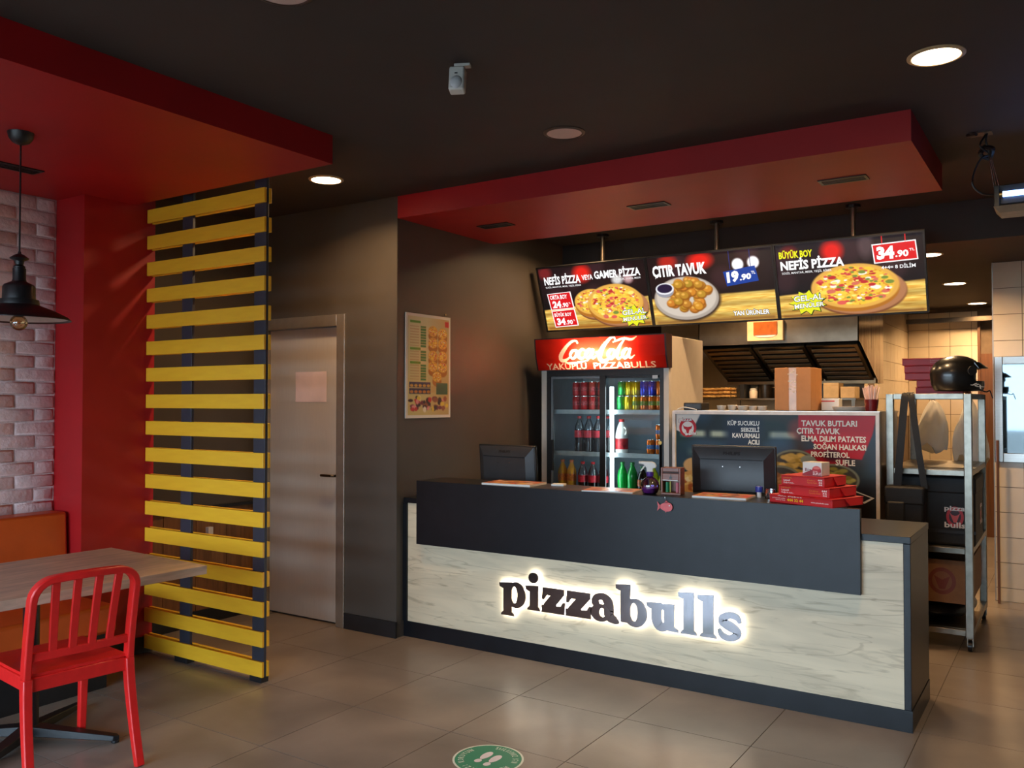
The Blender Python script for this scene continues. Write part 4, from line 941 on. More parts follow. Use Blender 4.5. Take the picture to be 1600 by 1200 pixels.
# ---------------------------------------------------------------- poster and floor sticker
M_prt = printed('matt print', .45); M_gpr = printed('glossy print', .3, spec=.15)
pp = Paint(110, 160, (222, 214, 170)); pp.mix(np.clip((pp.V - .1) * .6, 0, .5), (196, 170, 80)); pp.mix(np.clip((pp.U - .45) * 1.5, 0, .6), (190, 150, 90))
for u, v in ((.60, .135), (.84, .15), (.60, .255), (.84, .26), (.60, .39), (.84, .39), (.60, .50), (.84, .505), (.70, .605)): pp.pizza(u, v, .115, .055, int(u * 100 + v * 1000), False)
for k, v in enumerate(list(np.arange(.09, .31, .028)) + list(np.arange(.345, .45, .028)) + list(np.arange(.485, .65, .028))):
    pp.rect(.30, v, .43, v + .022, (40, 120, 50)); pp.rect(.05, v + .006, .26, v + .014, (190, 160, 110))
for v in (.04, .315, .455): pp.rect(.05, v, .30, v + .024, (90, 150, 40))
pp.rect(.03, .665, .54, .72, (28, 44, 80)); pp.rect(.03, .727, .54, .785, (28, 44, 80)); pp.rect(.68, .67, .97, .79, (30, 90, 60)); pp.rect(.55, .70, .66, .77, (206, 170, 110))
for k in range(5):
    pp.ell(.09 + .10 * k, .70, .04, .015, (206, 160, 70), .3); pp.ell(.09 + .10 * k, .763, .04, .016, (190, 130, 60), .3)
r_ = np.random.default_rng(5)
for k in range(60):                       # bright food pictures along the foot of the sheet
    u = .05 + r_.random() * .9; v = .82 + r_.random() * .13; pp.ell(u, v, .03 + .03 * r_.random(), .012 + .02 * r_.random(), [(200, 60, 60), (230, 200, 80), (60, 40, 40), (230, 150, 150), (240, 230, 210), (150, 90, 60), (120, 50, 60)][r_.integers(7)], .4)
pp.rect(.90, .02, 1, .08, (200, 30, 40))
cv = Canvas(.49, .71); cv.poly([(0, 0), (1, 0), (1, 1), (0, 1)], (236, 228, 216), 0); 
inner = Canvas(.45, .67); inner.grid(pp); cv.v += [(x + .02, -.001, z + .02) for x, y, z in inner.v]; k0 = 4; cv.f += [tuple(i + k0 for i in f) for f in inner.f]; cv.c += inner.c
ps = thing('menu_poster', 'tall printed pizza menu poster on the charcoal side wall', 'poster', (-3.738, 4.68, 1.44))
Mp = Matrix.Translation((-3.7325, 4.43, 1.438)) @ Matrix.Rotation(rad(90), 4, 'Z')
B('poster_board', M_white, ps, -3.7395, 4.43, 1.438, -3.733, 4.92, 2.148, world=True)
cv.obj('poster_print', M_prt, ps, Mp, world=True)
MB().cyl((-3.74, 4.86, 2.165), (-3.728, 4.86, 2.165), .006, 8).obj('wall_nail', M_chrome, ps, world=True)

st = Canvas(.31, .31)
st.disc(.5, .5, .5, .5, (226, 236, 228), 0, 48); st.disc(.5, .5, .47, .47, (34, 140, 108), 1, 48)
def arc_text(c, s, a0, a1, r, h, col, inward=True):
    for k, chh in enumerate(s):
        if chh == ' ': continue
        a = a0 + (a1 - a0) * (k + .5) / len(s); v, f, _ = text2d(chh, .02); cc = tuple(lin(np.array(col) / 255.)); wd = abs(a1 - a0) / len(s) * r * .72
        if chh in 'IİJ': wd *= .4
        out = []
        for p, q in v:
            du = (p - .5) * wd; rr = r + (q - .5) * h; aa = a - du / r
            out.append(((.5 + rr * math.cos(aa)) * c.W, -.001, (.5 + rr * math.sin(aa)) * c.H))
        c._add(out, f, [cc] * len(out))
arc_text(st, 'SAĞLIĞINIZ İÇİN', rad(108), rad(10), .385, .085, (222, 240, 230)); arc_text(st, 'MESAFENİZİ KORUYUN', rad(350), rad(158), .385, .085, (222, 240, 230))
for du, dv in ((-.085, .0), (.085, .03)):
    sole = [(0 + .062 * math.cos(t) * (1 + .12 * math.sin(t)), .10 + .14 * math.sin(t)) for t in [2 * PI * k / 24 for k in range(24)]]
    st.poly([(.5 + du + x, .5 + dv - z + .02) for x, z in sole], (232, 226, 236), 2)
    heel = [(.05 * math.cos(2 * PI * k / 18), -.105 + .062 * math.sin(2 * PI * k / 18)) for k in range(18)]
    st.poly([(.5 + du + x, .5 + dv - z + .02) for x, z in heel], (232, 226, 236), 2)
so = st.obj('floor_sticker', M_prt, None, Matrix.Translation((-.155, -.155, .0006)) @ Matrix.Rotation(rad(-90), 4, 'X') @ Matrix.Scale(1, 4))
so.location = (-2.147, 3.105, 0)
tag(so, 'round green social distancing sticker with footprints on the floor', 'sticker')

# ---------------------------------------------------------------- things on the counter
LZ = 1.0345
def monitor(x, y, rz, label, zb=.095):
    t = thing('till_monitor', label, 'monitor', (x, y, .914), rz, group='till monitors seen from behind')
    W, H = .49, .285; tl = Matrix.Translation((0, 0, zb)) @ Matrix.Rotation(rad(4), 4, 'X')
    MB().box(-W / 2, .03, 0, W / 2, .05, H, tl).obj('bezel', M_blackp, t, 35, bevel=.004)
    a, b = W / 2 - .004, W / 2 - .062; hs = MB()
    o4 = [(-a, .03, .004), (a, .03, .004), (a, .03, H - .004), (-a, .03, H - .004)]; i4 = [(-b, -.004, .024), (b, -.004, .024), (b, -.004, H - .075), (-b, -.004, H - .075)]
    hs.add(o4 + i4, [(4, 5, 6, 7), (0, 1, 5, 4), (1, 2, 6, 5), (2, 3, 7, 6), (3, 0, 4, 7), (0, 3, 2, 1)], tl); sh_ = hs.obj('back_shell', P('black monitor shell', rgb(46, 47, 50), .40, var=.05), t, 30, bevel=.006)
    MB().box(-b + .004, -.0065, H - .077, b - .004, .004, H - .072, tl).obj('vent_slot', P('vent black', rgb(8, 8, 8), .6), sh_, 0)
    for u in (-.05, .05):
        for v in (.04, .17): MB().cyl(tuple(tl @ Vector((u, -.0035, v))), tuple(tl @ Vector((u, -.006, v))), .003, 8).obj('screw', M_chrome, sh_)
    c = Canvas(.10, .02); c.text('PHILIPS', 0, 0, 1, 1, (12, 12, 13), .03, 1)
    c.obj('maker_name', M_prt, sh_, tl @ Matrix.Translation((-.05, .0062, H - .05)) @ Matrix.Rotation(rad(-25.6), 4, 'X'))
    MB().box(-.03, .0, .012, .03, .03, zb + .09).obj('stand_neck', M_blackp, t, 35, bevel=.004)
    MB().lathe([(.001, 0), (.11, 0), (.11, .006), (.02, .014), (.001, .014)], 28).obj('stand_base', M_blackp, t)
monitor(-3.235, 4.88, rad(-6), 'black monitor seen from behind between poster wall and fridge', .055); monitor(-1.645, 4.83, rad(2), 'black monitor seen from behind beside the red pizza boxes')

def menu_sheet(x, y, rz, label, w_=.30, d_=.21, th=.006, seed=1):
    t = thing('menu_leaflet', label, 'leaflet', (x, y, LZ), rz)
    B('pages', M_white, t, -w_ / 2, -d_ / 2, 0, w_ / 2, d_ / 2, th)
    p = Paint(50, 36, (196, 130, 96)); r = np.random.default_rng(seed)
    for k in range(30): p.ell(r.random(), r.random(), .05 + .06 * r.random(), .05 + .06 * r.random(), [(200, 60, 50), (226, 180, 90), (130, 60, 40), (230, 210, 190), (90, 60, 40)][r.integers(5)], .4)
    c = Canvas(w_, d_); c.grid(p); c.obj('cover_print', M_gpr, t, Matrix.Translation((-w_ / 2, -d_ / 2, th + .0005)) @ Matrix.Rotation(rad(-90), 4, 'X'))
menu_sheet(-2.93, 4.52, rad(4), 'stack of printed menu leaflets in front of the monitor by the poster wall', .34, .22, .012, 1)
menu_sheet(-2.25, 4.51, rad(10), 'printed leaflet below the bright fridge tube', .30, .2, .006, 2)
menu_sheet(-1.59, 4.535, rad(3), 'stack of printed menu leaflets in front of the monitor by the pizza boxes', .29, .2, .010, 3)
cd = MB().box(-.04, -.03, 0, .04, .03, .012).obj('white_card', M_white, None, 0, bevel=.002); cd.location = (-2.655, 4.60, LZ); cd.rotation_euler.z = .2
tag(cd, 'small white card block between the leaflets on the ledge', 'card')
bcp = thing('glue_bottle', 'tiny bottle with a blue cap beside the pizza boxes', 'bottle', (-1.425, 4.62, LZ))
MB().lathe([(.011, 0), (.012, .004), (.012, .03), (.009, .034)], 12).obj('bottle_body', M_white, bcp); MB().lathe([(.019, .03), (.02, .034), (.02, .058), (.012, .062)], 16).obj('cap', P('blue cap', rgb(40, 60, 150), .35), bcp)
tg = thing('drinking_glass', 'small clear glass in front of the monitor beside the blue capped bottle', 'glass', (-1.36, 4.60, LZ))
g_ = MB(); g_.lathe([(.026, 0), (.030, .05), (.029, .05), (.025, .004)], 18); g_.obj('tumbler', glassy('tumbler glass', (.92, .95, .96), .9, .03, .12), tg)

sp = thing('spray_bottle', 'round purple spray bottle with white trigger head on the ledge', 'spray bottle', (-1.992, 4.47, LZ), rad(20))
SPK = 1.0
MB().lathe([(.028, 0), (.040, .006), (.051, .03), (.053, .048), (.047, .07), (.03, .088), (.017, .096), (.016, .104)], 26).obj('bottle_body', glassy('violet plastic', (.62, .5, .86), .9, .05, .14), sp)
MB().lathe([(.026, .002), (.038, .008), (.048, .03), (.049, .036)], 26).obj('liquid', P('pink violet liquid', rgb(150, 60, 130), .15, var=.15, scale=12), sp)
MB().lathe([(.019, .098), (.02, .10), (.02, .122), (.015, .124)], 20).obj('collar', P('violet collar', rgb(74, 40, 140), .35), sp)
hdp = MB(); hdp.prism([(-.018, .122), (.016, .122), (.016, .142), (.034, .146), (.036, .158), (.028, .172), (.012, .180), (-.052, .180), (-.054, .168), (-.036, .164), (-.020, .146)], -.011, .011); hd_ = hdp.obj('spray_head', M_white, sp, 35, bevel=.004)
MB().prism([(-.030, .162), (-.022, .162), (-.034, .142), (-.050, .124), (-.056, .126), (-.042, .146)], -.006, .006).obj('trigger', M_white, hd_, 35, bevel=.002)
MB().cyl((-.062, 0, .173), (-.052, 0, .173), .007, 12).obj('nozzle', M_white, hd_)

wh = thing('wooden_box', 'small brown wooden collection box with a glass fronted window', 'box', (-1.875, 4.51, LZ), rad(6))
M_wd = P('varnished brown wood', rgb(128, 66, 40), .35, var=.12, scale=8, stretch=(1, 1, 8))
bw = MB(); bw.box(-.056, -.035, 0, .056, .045, .012).box(-.056, -.035, .012, -.046, .045, .15).box(.046, -.035, .012, .056, .045, .15).box(-.046, .037, .012, .046, .045, .15).box(-.046, -.035, .082, .046, -.025, .118).box(-.046, -.035, .128, .046, -.025, .15).box(-.046, -.025, .14, .046, .037, .15)
bw.obj('box_body', M_wd, wh, 0, bevel=.002); MB().box(-.046, -.031, .118, .046, -.026, .128).obj('slot', P('slot dark', rgb(60, 30, 18), .6), wh, 0)
MB().prism([(-.008, .10), (-.002, .1), (0, .116), (.004, .1), (.012, .098), (.004, .093), (.006, .084), (-.002, .09), (-.01, .086), (-.006, .094)], -.0365, -.0352).obj('star_emblem', M_blackp, wh, 0)
B('window_lip', M_white, wh, -.047, -.037, .079, .04, -.034, .083)
for k, (cx, rr_, hh, col, nm) in enumerate(((-.03, .010, .055, (40, 140, 90), 'marker'), (-.012, .004, .06, (196, 190, 90), 'pencil'), (.030, .009, .055, (220, 110, 120), 'pen'))):
    o = MB().cyl((0, 0, 0), (0, 0, hh), rr_, 10).obj('pen', P('pen colour %d' % k, rgb(*col), .4), None); o.location = (-1.875 + cx * .995, 4.508, LZ + .0125); tag(o, ('thick green', 'thin yellow', 'pink')[k] + ' pen standing inside the wooden box', 'pen')
fs_ = thing('fish_tag', 'pink fish shaped tag hanging from the wooden box over the panel', 'tag', (-1.868, 4.378, .98))
body = [(.045 * math.cos(t) + .012, .024 * math.sin(t) * (1 + .25 * math.cos(t))) for t in [2 * PI * k / 28 for k in range(28)]]
fm = MB(); fm.prism(body, -.002, .002); fm.prism([(-.028, .004), (-.05, .026), (-.044, 0), (-.05, -.024), (-.028, -.006)], -.002, .002); fm.prism([(.0, .02), (.012, .034), (.03, .022)], -.002, .002); fm.prism([(.0, -.02), (.01, -.03), (.02, -.022)], -.002, .002)
fm.v = [(x * .82, y, z + .0) for x, y, z in fm.v]; fm.obj('fish_body', P('pink card', rgb(232, 108, 112), .5), fs_, 20)
MB().cyl((.03, -.0035, .008), (.03, -.0015, .008), .004, 10).obj('fish_eye', M_white, fs_)
MB().tube(smooth_path([(.008, 0, .02), (.006, -.004, .05), (.004, .002, .0595), (.0, .03, .0595)]), .0012, 6).obj('cord', M_chrome, fs_)

M_pbox = P('red pizza box card', rgb(206, 34, 38), .45, var=.06, scale=12); M_pin = P('dark red card edge', rgb(150, 26, 30), .5)
def pizza_box(x, y, z, rz, w_, d_, h_, label, group, prints=()):
    t = thing('pizza_box', label, 'pizza box', (x, y, z), rz, group=group)
    MB().box(-w_ / 2, -d_ / 2, 0, w_ / 2, d_ / 2, h_ * .93).obj('tray', M_pbox, t, 35, bevel=.003)
    MB().box(-w_ / 2 - .002, -d_ / 2 - .003, h_ * .93, w_ / 2 + .002, d_ / 2, h_).obj('lid', M_pbox, t, 35, bevel=.001)
    for sx in (1,):
        f = MB(); f.add([(sx * (w_ / 2 + .001), -d_ * .12, h_ * .9), (sx * (w_ / 2 + .001), d_ * .42, h_ * .9), (sx * (w_ / 2 + .012), d_ * .36, h_ * .15), (sx * (w_ / 2 + .012), -d_ * .02, h_ * .12),
                         (sx * (w_ / 2 + .004), -d_ * .12, h_ * .9), (sx * (w_ / 2 + .004), d_ * .42, h_ * .9), (sx * (w_ / 2 + .015), d_ * .36, h_ * .15), (sx * (w_ / 2 + .015), -d_ * .02, h_ * .12)],
                        [(0, 1, 2, 3), (7, 6, 5, 4), (0, 4, 5, 1), (1, 5, 6, 2), (2, 6, 7, 3), (3, 7, 4, 0)]); f.obj('side_flap', M_pbox, t, 0)
    if prints:
        c = Canvas(w_, h_)
        for s_, u0, v0, u1, v1, col, b_ in prints: c.text(s_, u0, v0, u1, v1, col, b_, 2)
        c.obj('box_print', M_prt, t, Matrix.Translation((-w_ / 2, -d_ / 2 - .0035, 0)))
    return t
Wt = (250, 236, 230); Yl = (250, 200, 30); Or = (226, 130, 50)
GP = 'red pizza boxes piled on the counter'
RZ = rad(-20)
pizza_box(-1.105, 4.52, LZ, RZ, .36, .27, .042, 'large red pizza box printed 444 32 44, lowest of the counter pile', None,
          (('444 32 44', .30, .34, .56, .68, Yl, .03), ('www.pizzabulls.com', .68, .45, .95, .66, Wt, .01), ('pizzabulls', .06, .34, .27, .48, Wt, .01), ('sipariş hattı', .11, .54, .27, .68, Wt, .01), ('Alo Paket', .14, .04, .54, .16, Wt, .01)))
small = (('pizzabulls', .07, .18, .26, .34, Or, .01), ('Lezzetli', .07, .42, .22, .58, Wt, .02), ('Doğu ile dolu...', .07, .66, .32, .84, Wt, .02), ('Online', .62, .30, .80, .44, Or, .01), ('Sipariş Hattı', .62, .52, .84, .70, Or, .01), ('444', .86, .22, .96, .40, Wt, .02), ('32', .88, .46, .96, .62, Wt, .02), ('44', .88, .68, .96, .84, Wt, .02))
pizza_box(-1.10, 4.53, LZ + .0425, rad(-18), .285, .25, .05, 'red pizza box in the middle of the counter pile', None, small)
pizza_box(-1.115, 4.52, LZ + .093, rad(-15), .235, .22, .05, 'red pizza box on top of the counter pile under the white carton', None, small)
sf_ = thing('dessert_carton', 'small white SUFLE carton on top of the red pizza boxes', 'carton', (-1.095, 4.49, LZ + .1435), rad(-12))
MB().box(-.05, -.045, 0, .05, .045, .068).obj('carton_body', M_white, sf_, 35, bevel=.002)
c = Canvas(.1, .068); c.poly([(0, .98), (0, .86), (.52, .52), (.98, .52), (.98, .98)], (150, 34, 44), 1); c.disc(.74, .50, .22, .24, (190, 40, 50), 2); c.disc(.74, .40, .2, .10, (226, 120, 110), 3); c.text('Biz', .14, .44, .46, .66, (120, 40, 44), .01, 3); c.text('SUFLE', .55, .74, .97, .92, (240, 226, 220), .02, 3); c.text('SICAK', .55, .62, .8, .70, (240, 226, 220), .01, 3)
c.obj('carton_print', M_prt, sf_, Matrix.Translation((-.05, -.0455, 0)))

# ---------------------------------------------------------------- printed prep counter
PX0, PX1, PY, PZ0, PZ1 = -2.452, -1.045, 5.90, .10, 1.482
pc = thing('prep_counter', 'white framed prep counter with printed front panel of side dishes', 'counter', (-1.75, 6.25, 0))
B('body', M_steel, pc, PX0 + .005, PY + .02, PZ0, PX1 - .005, 6.60, PZ1 - .01, world=True); B('top', M_steel, pc, PX0, PY + .02, PZ1 - .01, PX1, 6.62, PZ1 + .004, world=True)
B('plinth', M_base, pc, PX0 + .03, PY + .06, 0, PX1 - .03, 6.58, PZ0, world=True)
fm = MB(); e = .022
fm.box(PX0, PY - .004, PZ0, PX0 + e, PY + .02, PZ1).box(PX1 - e, PY - .004, PZ0, PX1, PY + .02, PZ1).box(PX0 + e, PY - .004, PZ1 - e, PX1 - e, PY + .02, PZ1).box(PX0 + e, PY - .004, PZ0, PX1 - e, PY + .02, PZ0 + e); fm.obj('panel_frame', P('white panel frame', rgb(226, 216, 206), .35), pc, 0, world=True)
PW, PH = PX1 - PX0 - 2 * e, .78                   # printed sheet, the lower part of the front is plain
p = Paint(300, 170, (24, 30, 34))
p.mix(.8 * vnoise(p.U, p.V, 5, 3) * (p.V < .75), (30, 70, 66)); p.mix(.7 * np.clip(vnoise(p.U, p.V, 6, 9) - .45, 0, 1) * 2, (92, 60, 52)); p.mix(.6 * np.clip(vnoise(p.U, p.V, 7, 12) - .5, 0, 1) * 2, (52, 92, 130))
for u0, u1 in ((.03, .16), (.19, .34), (.50, .63)): p.rect(u0, .150, u1, .205, (186, 196, 170), .03)
p.rect(.08, .32, .22, .37, (110, 130, 110), .06); p.rect(.27, .02, .46, .46, (30, 44, 66), .05)
p.glow(.55, .34, .09, .2, (70, 110, 160), .6); p.glow(.64, .12, .06, .1, (150, 60, 50), .7)
p.poly([(.64, .0), (1.0, .0), (.985, .15), (.90, .52), (.84, .43), (.72, .34), (.64, .33)], (204, 26, 38)); p.ell(.735, .46, .14, .17, (170, 26, 36), .15); p.glow(.80, .34, .05, .06, (60, 26, 36), .9)
p.rect(0, .56, 1, 1.1, (30, 24, 22), .1)
def plate(cx, cy, rx, ry, col, seed):
    p.ell(cx, cy + .012, rx * 1.02, ry * 1.04, (30, 30, 26), .08); p.ell(cx, cy, rx, ry, (132, 136, 112), .05); p.ell(cx, cy, rx * .9, ry * .88, (70, 62, 46), .06); r = np.random.default_rng(seed)
    for k in range(44):
        a = r.random() * 2 * PI; q = math.sqrt(r.random()) * .72; dk = int(r.integers(-34, 30)); p.ell(cx + q * rx * math.cos(a), cy + q * ry * math.sin(a), rx * .16, ry * .13, tuple(int(np.clip(v + dk, 0, 255)) for v in col), .5)
plate(.62, .435, .115, .135, (206, 172, 76), 1); plate(.55, .60, .115, .16, (176, 120, 60), 2); plate(.80, .54, .125, .13, (160, 150, 66), 3); p.ell(.685, .385, .035, .04, (150, 160, 150), .15)
p.ell(.25, .37, .13, .075, (200, 150, 90), .12); p.ell(.27, .375, .10, .05, (222, 184, 120), .3)
p.ell(.10, .47, .06, .07, (206, 160, 100), .15); p.poly([(.0, .56), (.14, .49), (.22, .62), (.22, .78), (.0, .70)], (206, 150, 76)); r = np.random.default_rng(4)
for k in range(26): p.ell(.02 + .17 * r.random(), .55 + .14 * r.random(), .018, .022, [(60, 44, 34), (236, 214, 160), (170, 90, 40), (226, 190, 110)][r.integers(4)], .4)
p.ell(.10, .86, .10, .12, (22, 30, 50), .2); p.poly([(.0, 0), (.135, 0), (.10, .12), (.06, .19), (0, .15)], (232, 222, 212))
c = Canvas(PW, PH); c.grid(p)
c.disc(.065, .125, .048, .088, (196, 30, 40), 1); c.disc(.065, .13, .034, .062, (240, 230, 224), 2)
c.poly([(.038, .10), (.048, .115), (.065, .12), (.082, .115), (.092, .10), (.086, .135), (.075, .145), (.071, .175), (.065, .185), (.059, .175), (.055, .145), (.044, .135)], (196, 30, 40), 3)
c.text('pizza', .015, .035, .09, .085, (120, 30, 34), .04, 4, .01); c.text('pizza', .018, .038, .088, .082, (244, 240, 238), .015, 5, .01); c.text('bulls', .05, .168, .115, .20, (120, 30, 34), .05, 4, .01); c.text('bulls', .052, .17, .112, .198, (250, 250, 250), .02, 5, .01)
T1 = (('KÜP SUCUKLU', .282), ('SEBZELİ', .352), ('KAVURMALI', .307), ('ACILI', .388), ('SADE', .395))
for k, (s_, u0) in enumerate(T1): c.text(s_, u0, .055 + .056 * k - .006 * ('Ü' in s_ or 'İ' in s_), .447, .098 + .056 * k, (255, 252, 244), .03, 3)
for k, (s_, u0, u1) in enumerate((('TAVUK BUTLARI', .655, .915), ('ÇITIR TAVUK', .632, .838), ('ELMA DiLiM PATATES', .655, .955), ('SOĞAN HALKASI', .712, .955), ('PROFİTEROL', .70, .88), ('SUFLE', .815, .905))):
    v0 = .045 + .0655 * k; c.text(s_, u0, v0 - (.012 if ('Ğ' in s_ or 'İ' in s_) else 0), u1, v0 + .05 + (.012 if 'Ç' in s_ else 0), (255, 246, 230), .03, 3)
c.text('QUESADILLA', .05, .80, .20, .835, (226, 220, 210), .01, 3)
c.poly([(.86, .60), (.99, .68), (.945, .73), (.90, .70)], (226, 222, 216), 1); c.poly([(.87, .615), (.975, .68), (.942, .715), (.90, .69)], (40, 36, 34), 2)
c.obj('panel_print', M_gpr, pc, Matrix.Translation((PX0 + e, PY + .0175, PZ1 - e - PH)), world=True)
B('panel_lower', P('plain dark panel', rgb(40, 38, 38), .4), pc, PX0 + e, PY + .0, PZ0 + e, PX1 - e, PY + .0175, PZ1 - e - PH - .001, world=True)
PT = PZ1 + .0045
# things on the prep counter
M_card = P('brown cardboard', rgb(178, 124, 74), .6, var=.05, scale=14)
bx = thing('cardboard_box', 'tall brown cardboard box standing on the prep counter', 'box', (-1.64, 6.24, PT))
MB().box(-.125, -.15, 0, .125, .15, .30).obj('carton', M_card, bx, 35, bevel=.003)
B('tape', P('parcel tape', rgb(190, 146, 96), .2), bx, -.025, -.1512, .0, .025, -.1502, .30); pr = MB()
for k in range(14): a = rng.random(2); pr.box(-.035 + .06 * a[0], -.1516, .12 + .16 * a[1], -.035 + .06 * a[0] + .012, -.1513, .127 + .16 * a[1])
pr.obj('printed_marks', P('white print', rgb(220, 200, 170), .5), bx, 0)
M_lidc = P('pale plastic tub', rgb(232, 214, 192), .4)
for k, (x, y, r_, h_, lb) in enumerate(((-2.14, 6.06, .032, .035, 'pale sauce tub beside the black printer'), (-2.065, 6.08, .033, .038, 'pale sauce tub second from the black printer'), (-1.99, 6.08, .038, .034, 'wide pale sauce tub midway between printer and cardboard box'), (-1.93, 6.12, .03, .032, 'pale sauce tub leaning in the row before the cardboard box'), (-1.855, 6.10, .034, .032, 'pale sauce tub nearest the cardboard box'))):
    t = thing('sauce_tub', lb, 'tub', (x, y, PT), group='sauce tubs on the prep counter'); MB().lathe([(r_ * .8, 0), (r_, h_ * .85), (r_, h_ * .9)], 18).obj('cup', M_lidc, t); MB().lathe([(r_ * 1.06, h_ * .9), (r_ * 1.06, h_), (r_ * .9, h_ * 1.02)], 18).obj('lid', M_white, t)
pt = thing('receipt_printer', 'black receipt printer with paper on the prep counter by the fridge', 'printer', (-2.345, 6.10, PT)); MB().box(-.07, -.08, 0, .07, .08, .055).obj('housing', M_blackp, pt, 35, bevel=.006); B('paper_slot', P('slot grey', rgb(60, 66, 74), .4), pt, -.055, -.0815, .01, .055, -.0795, .045)
o = MB().tube(smooth_path([(-.07, -.06, .006), (-.02, -.065, .022), (.03, -.06, .016), (.075, -.05, .004)]), .004, 6).obj('receipt_roll', M_white, None); o.location = (-2.36, 6.0, PT); tag(o, 'curled white receipt strip in front of the black printer', 'receipt')
ty = thing('serving_tray', 'pale oval tray stack beside the straw cup', 'tray', (-1.272, 6.12, PT)); MB().lathe([(.095, 0), (.105, .014), (.11, .03), (.104, .03), (.10, .016), (.001, .014)], 30).obj('tray_bowl', M_lidc, ty)
sc2 = thing('straw_cup', 'dark red cup full of pale drinking straws on the prep counter', 'straw cup', (-1.125, 6.08, PT)); MB().lathe([(.036, 0), (.047, .078), (.044, .078), (.034, .006)], 22).obj('cup', P('dark red plastic', rgb(110, 20, 26), .3), sc2)
for k in range(26):
    a = k * 2.4; q = .036 * math.sqrt((k + .5) / 26); tp = 1.35 + .3 * rng.random()
    o = MB().cyl((q * .55 * math.cos(a), q * .55 * math.sin(a), .007), (q * tp * math.cos(a), q * tp * math.sin(a), .15 + .025 * rng.random()), .0036, 6).obj('straw', P('pale straw', rgb(236, 206, 196), .4), None); o.location = (-1.125, 6.08, PT); tag(o, 'thin pale drinking straw standing in the dark red cup', 'straw', 'straws in the red cup')

# ---------------------------------------------------------------- kitchen: hood, oven, shelf
hx0, hx1 = -2.90, -1.5
hood = thing('extractor_hood', 'stainless extractor hood with three baffle filters', 'extractor hood', (-2.2, 8.2, 1.7))
prof = [(7.6, 2.60), (7.6, 2.06), (7.66, 2.045), (8.40, 1.75), (8.40, 1.72), (8.69, 1.72), (8.69, 2.60)]
sk = MB(); sk.add([(hx0, y, z) for y, z in prof], [tuple(range(7))]); sk.add([(hx0 + .01, y, z) for y, z in prof], [tuple(range(6, -1, -1))]); sk.obj('side_panel', M_darksteel, hood, 0, world=True)
sk = MB(); sk.add([(hx1, y, z) for y, z in prof], [tuple(range(7))]); sk.add([(hx1 - .01, y, z) for y, z in prof], [tuple(range(6, -1, -1))]); sk.obj('side_panel', P('rippled steel with painted reflections', rgb(110, 94, 70), .16, 1., var=.28, scale=3, bump=.4, bscale=2.6, stretch=(1, 2.2, .3)), hood, 0, world=True)  # outer side: reflection streaks painted into the steel as stretched colour noise
B('front_panel', M_darksteel, hood, hx0 + .01, 7.6, 2.06, hx1 - .01, 7.612, 2.60, world=True)
B('gutter', P('warm worn steel', rgb(150, 124, 92), .4, .9, var=.1), hood, hx0 + .01, 8.36, 1.715, hx1 - .01, 8.41, 1.765, world=True)
B('back_plate', M_blackp, hood, hx0 + .01, 8.64, 1.72, hx1 - .01, 8.689, 2.60, world=True)
sl = math.hypot(.72, .29); Mf = Matrix.Translation((0, 7.66, 2.04)) @ Matrix.Rotation(math.atan2(-.29, .72), 4, 'X')
M_baf = P('greasy baffle steel', rgb(150, 124, 90), .5, .35, var=.12, scale=9)
fx = (-2.89, -2.42, -1.955, -1.515)
for k in range(3):
    a, b = fx[k] + .008, fx[k + 1] - .008
    f = MB(); f.box(a, 0, -.012, a + .03, sl, .012, Mf).box(b - .03, 0, -.012, b, sl, .012, Mf).box(a + .03, 0, -.012, b - .03, .04, .012, Mf).box(a + .03, sl - .04, -.012, b - .03, sl, .012, Mf); fo = f.obj('baffle_filter', M_darksteel, hood, 0, world=True)
    B('filter_backing', P('filter backing black', rgb(14, 12, 10), .6), fo, a + .03, .04, .004, b - .03, sl - .04, .012, M=Mf)  # plain black sheet behind the gaps between the baffles
    for j in range(7):
        y_ = .07 + j * (sl - .14) / 6.4
        o = MB().box(a + .03, y_, -.018, b - .03, y_ + .05, -.008, Mf).obj('baffle', M_baf, fo, 0)
wp = thing('ticket_holder', 'small cream wall box with amber front fixed to the hood', 'ticket holder', (-2.27, 7.56, 2.08))
B('holder_body', P('cream enamel', rgb(236, 204, 160), .4), wp, -2.43, 7.555, 2.085, -2.115, 7.599, 2.262, bevel=.003, world=True)
B('amber_front', P('amber plastic', rgb(170, 90, 30), .3, var=.15), wp, -2.37, 7.545, 2.135, -2.165, 7.556, 2.25, world=True)
MB().prism([(-2.37, 2.135), (-2.33, 2.115), (-2.21, 2.115), (-2.165, 2.135)], 7.549, 7.556).obj('holder_lip', M_white, wp, 0, world=True)

ov = thing('pizza_oven', 'steel deck oven under the extractor hood', 'oven', (-2.25, 8.2, 0))
B('oven_body', M_darksteel, ov, -2.95, 7.75, .1, -1.56, 8.62, 1.47, world=True); B('oven_base', M_base, ov, -2.92, 7.78, 0, -1.6, 8.6, .1, world=True)
for x in (-2.62, -2.0): B('oven_window', M_blackp, ov, x, 7.744, 1.25, x + .4, 7.751, 1.42, world=True)
ks = thing('kitchen_shelf', 'steel shelf under the hood holding kitchen things', 'shelf', (-2.3, 8.0, 1.47))
B('shelf_board', M_darksteel, ks, -3.02, 7.76, 1.565, -1.56, 8.35, 1.58, world=True)
for x in (-3.0, -2.6, -2.15, -1.6): B('upright', M_darksteel, ks, x, 7.78, 1.4705, x + .03, 7.81, 1.565, world=True)
KS = 1.5805
M_kraft = P('kraft paper bag', rgb(206, 160, 96), .55, var=.12, scale=20)
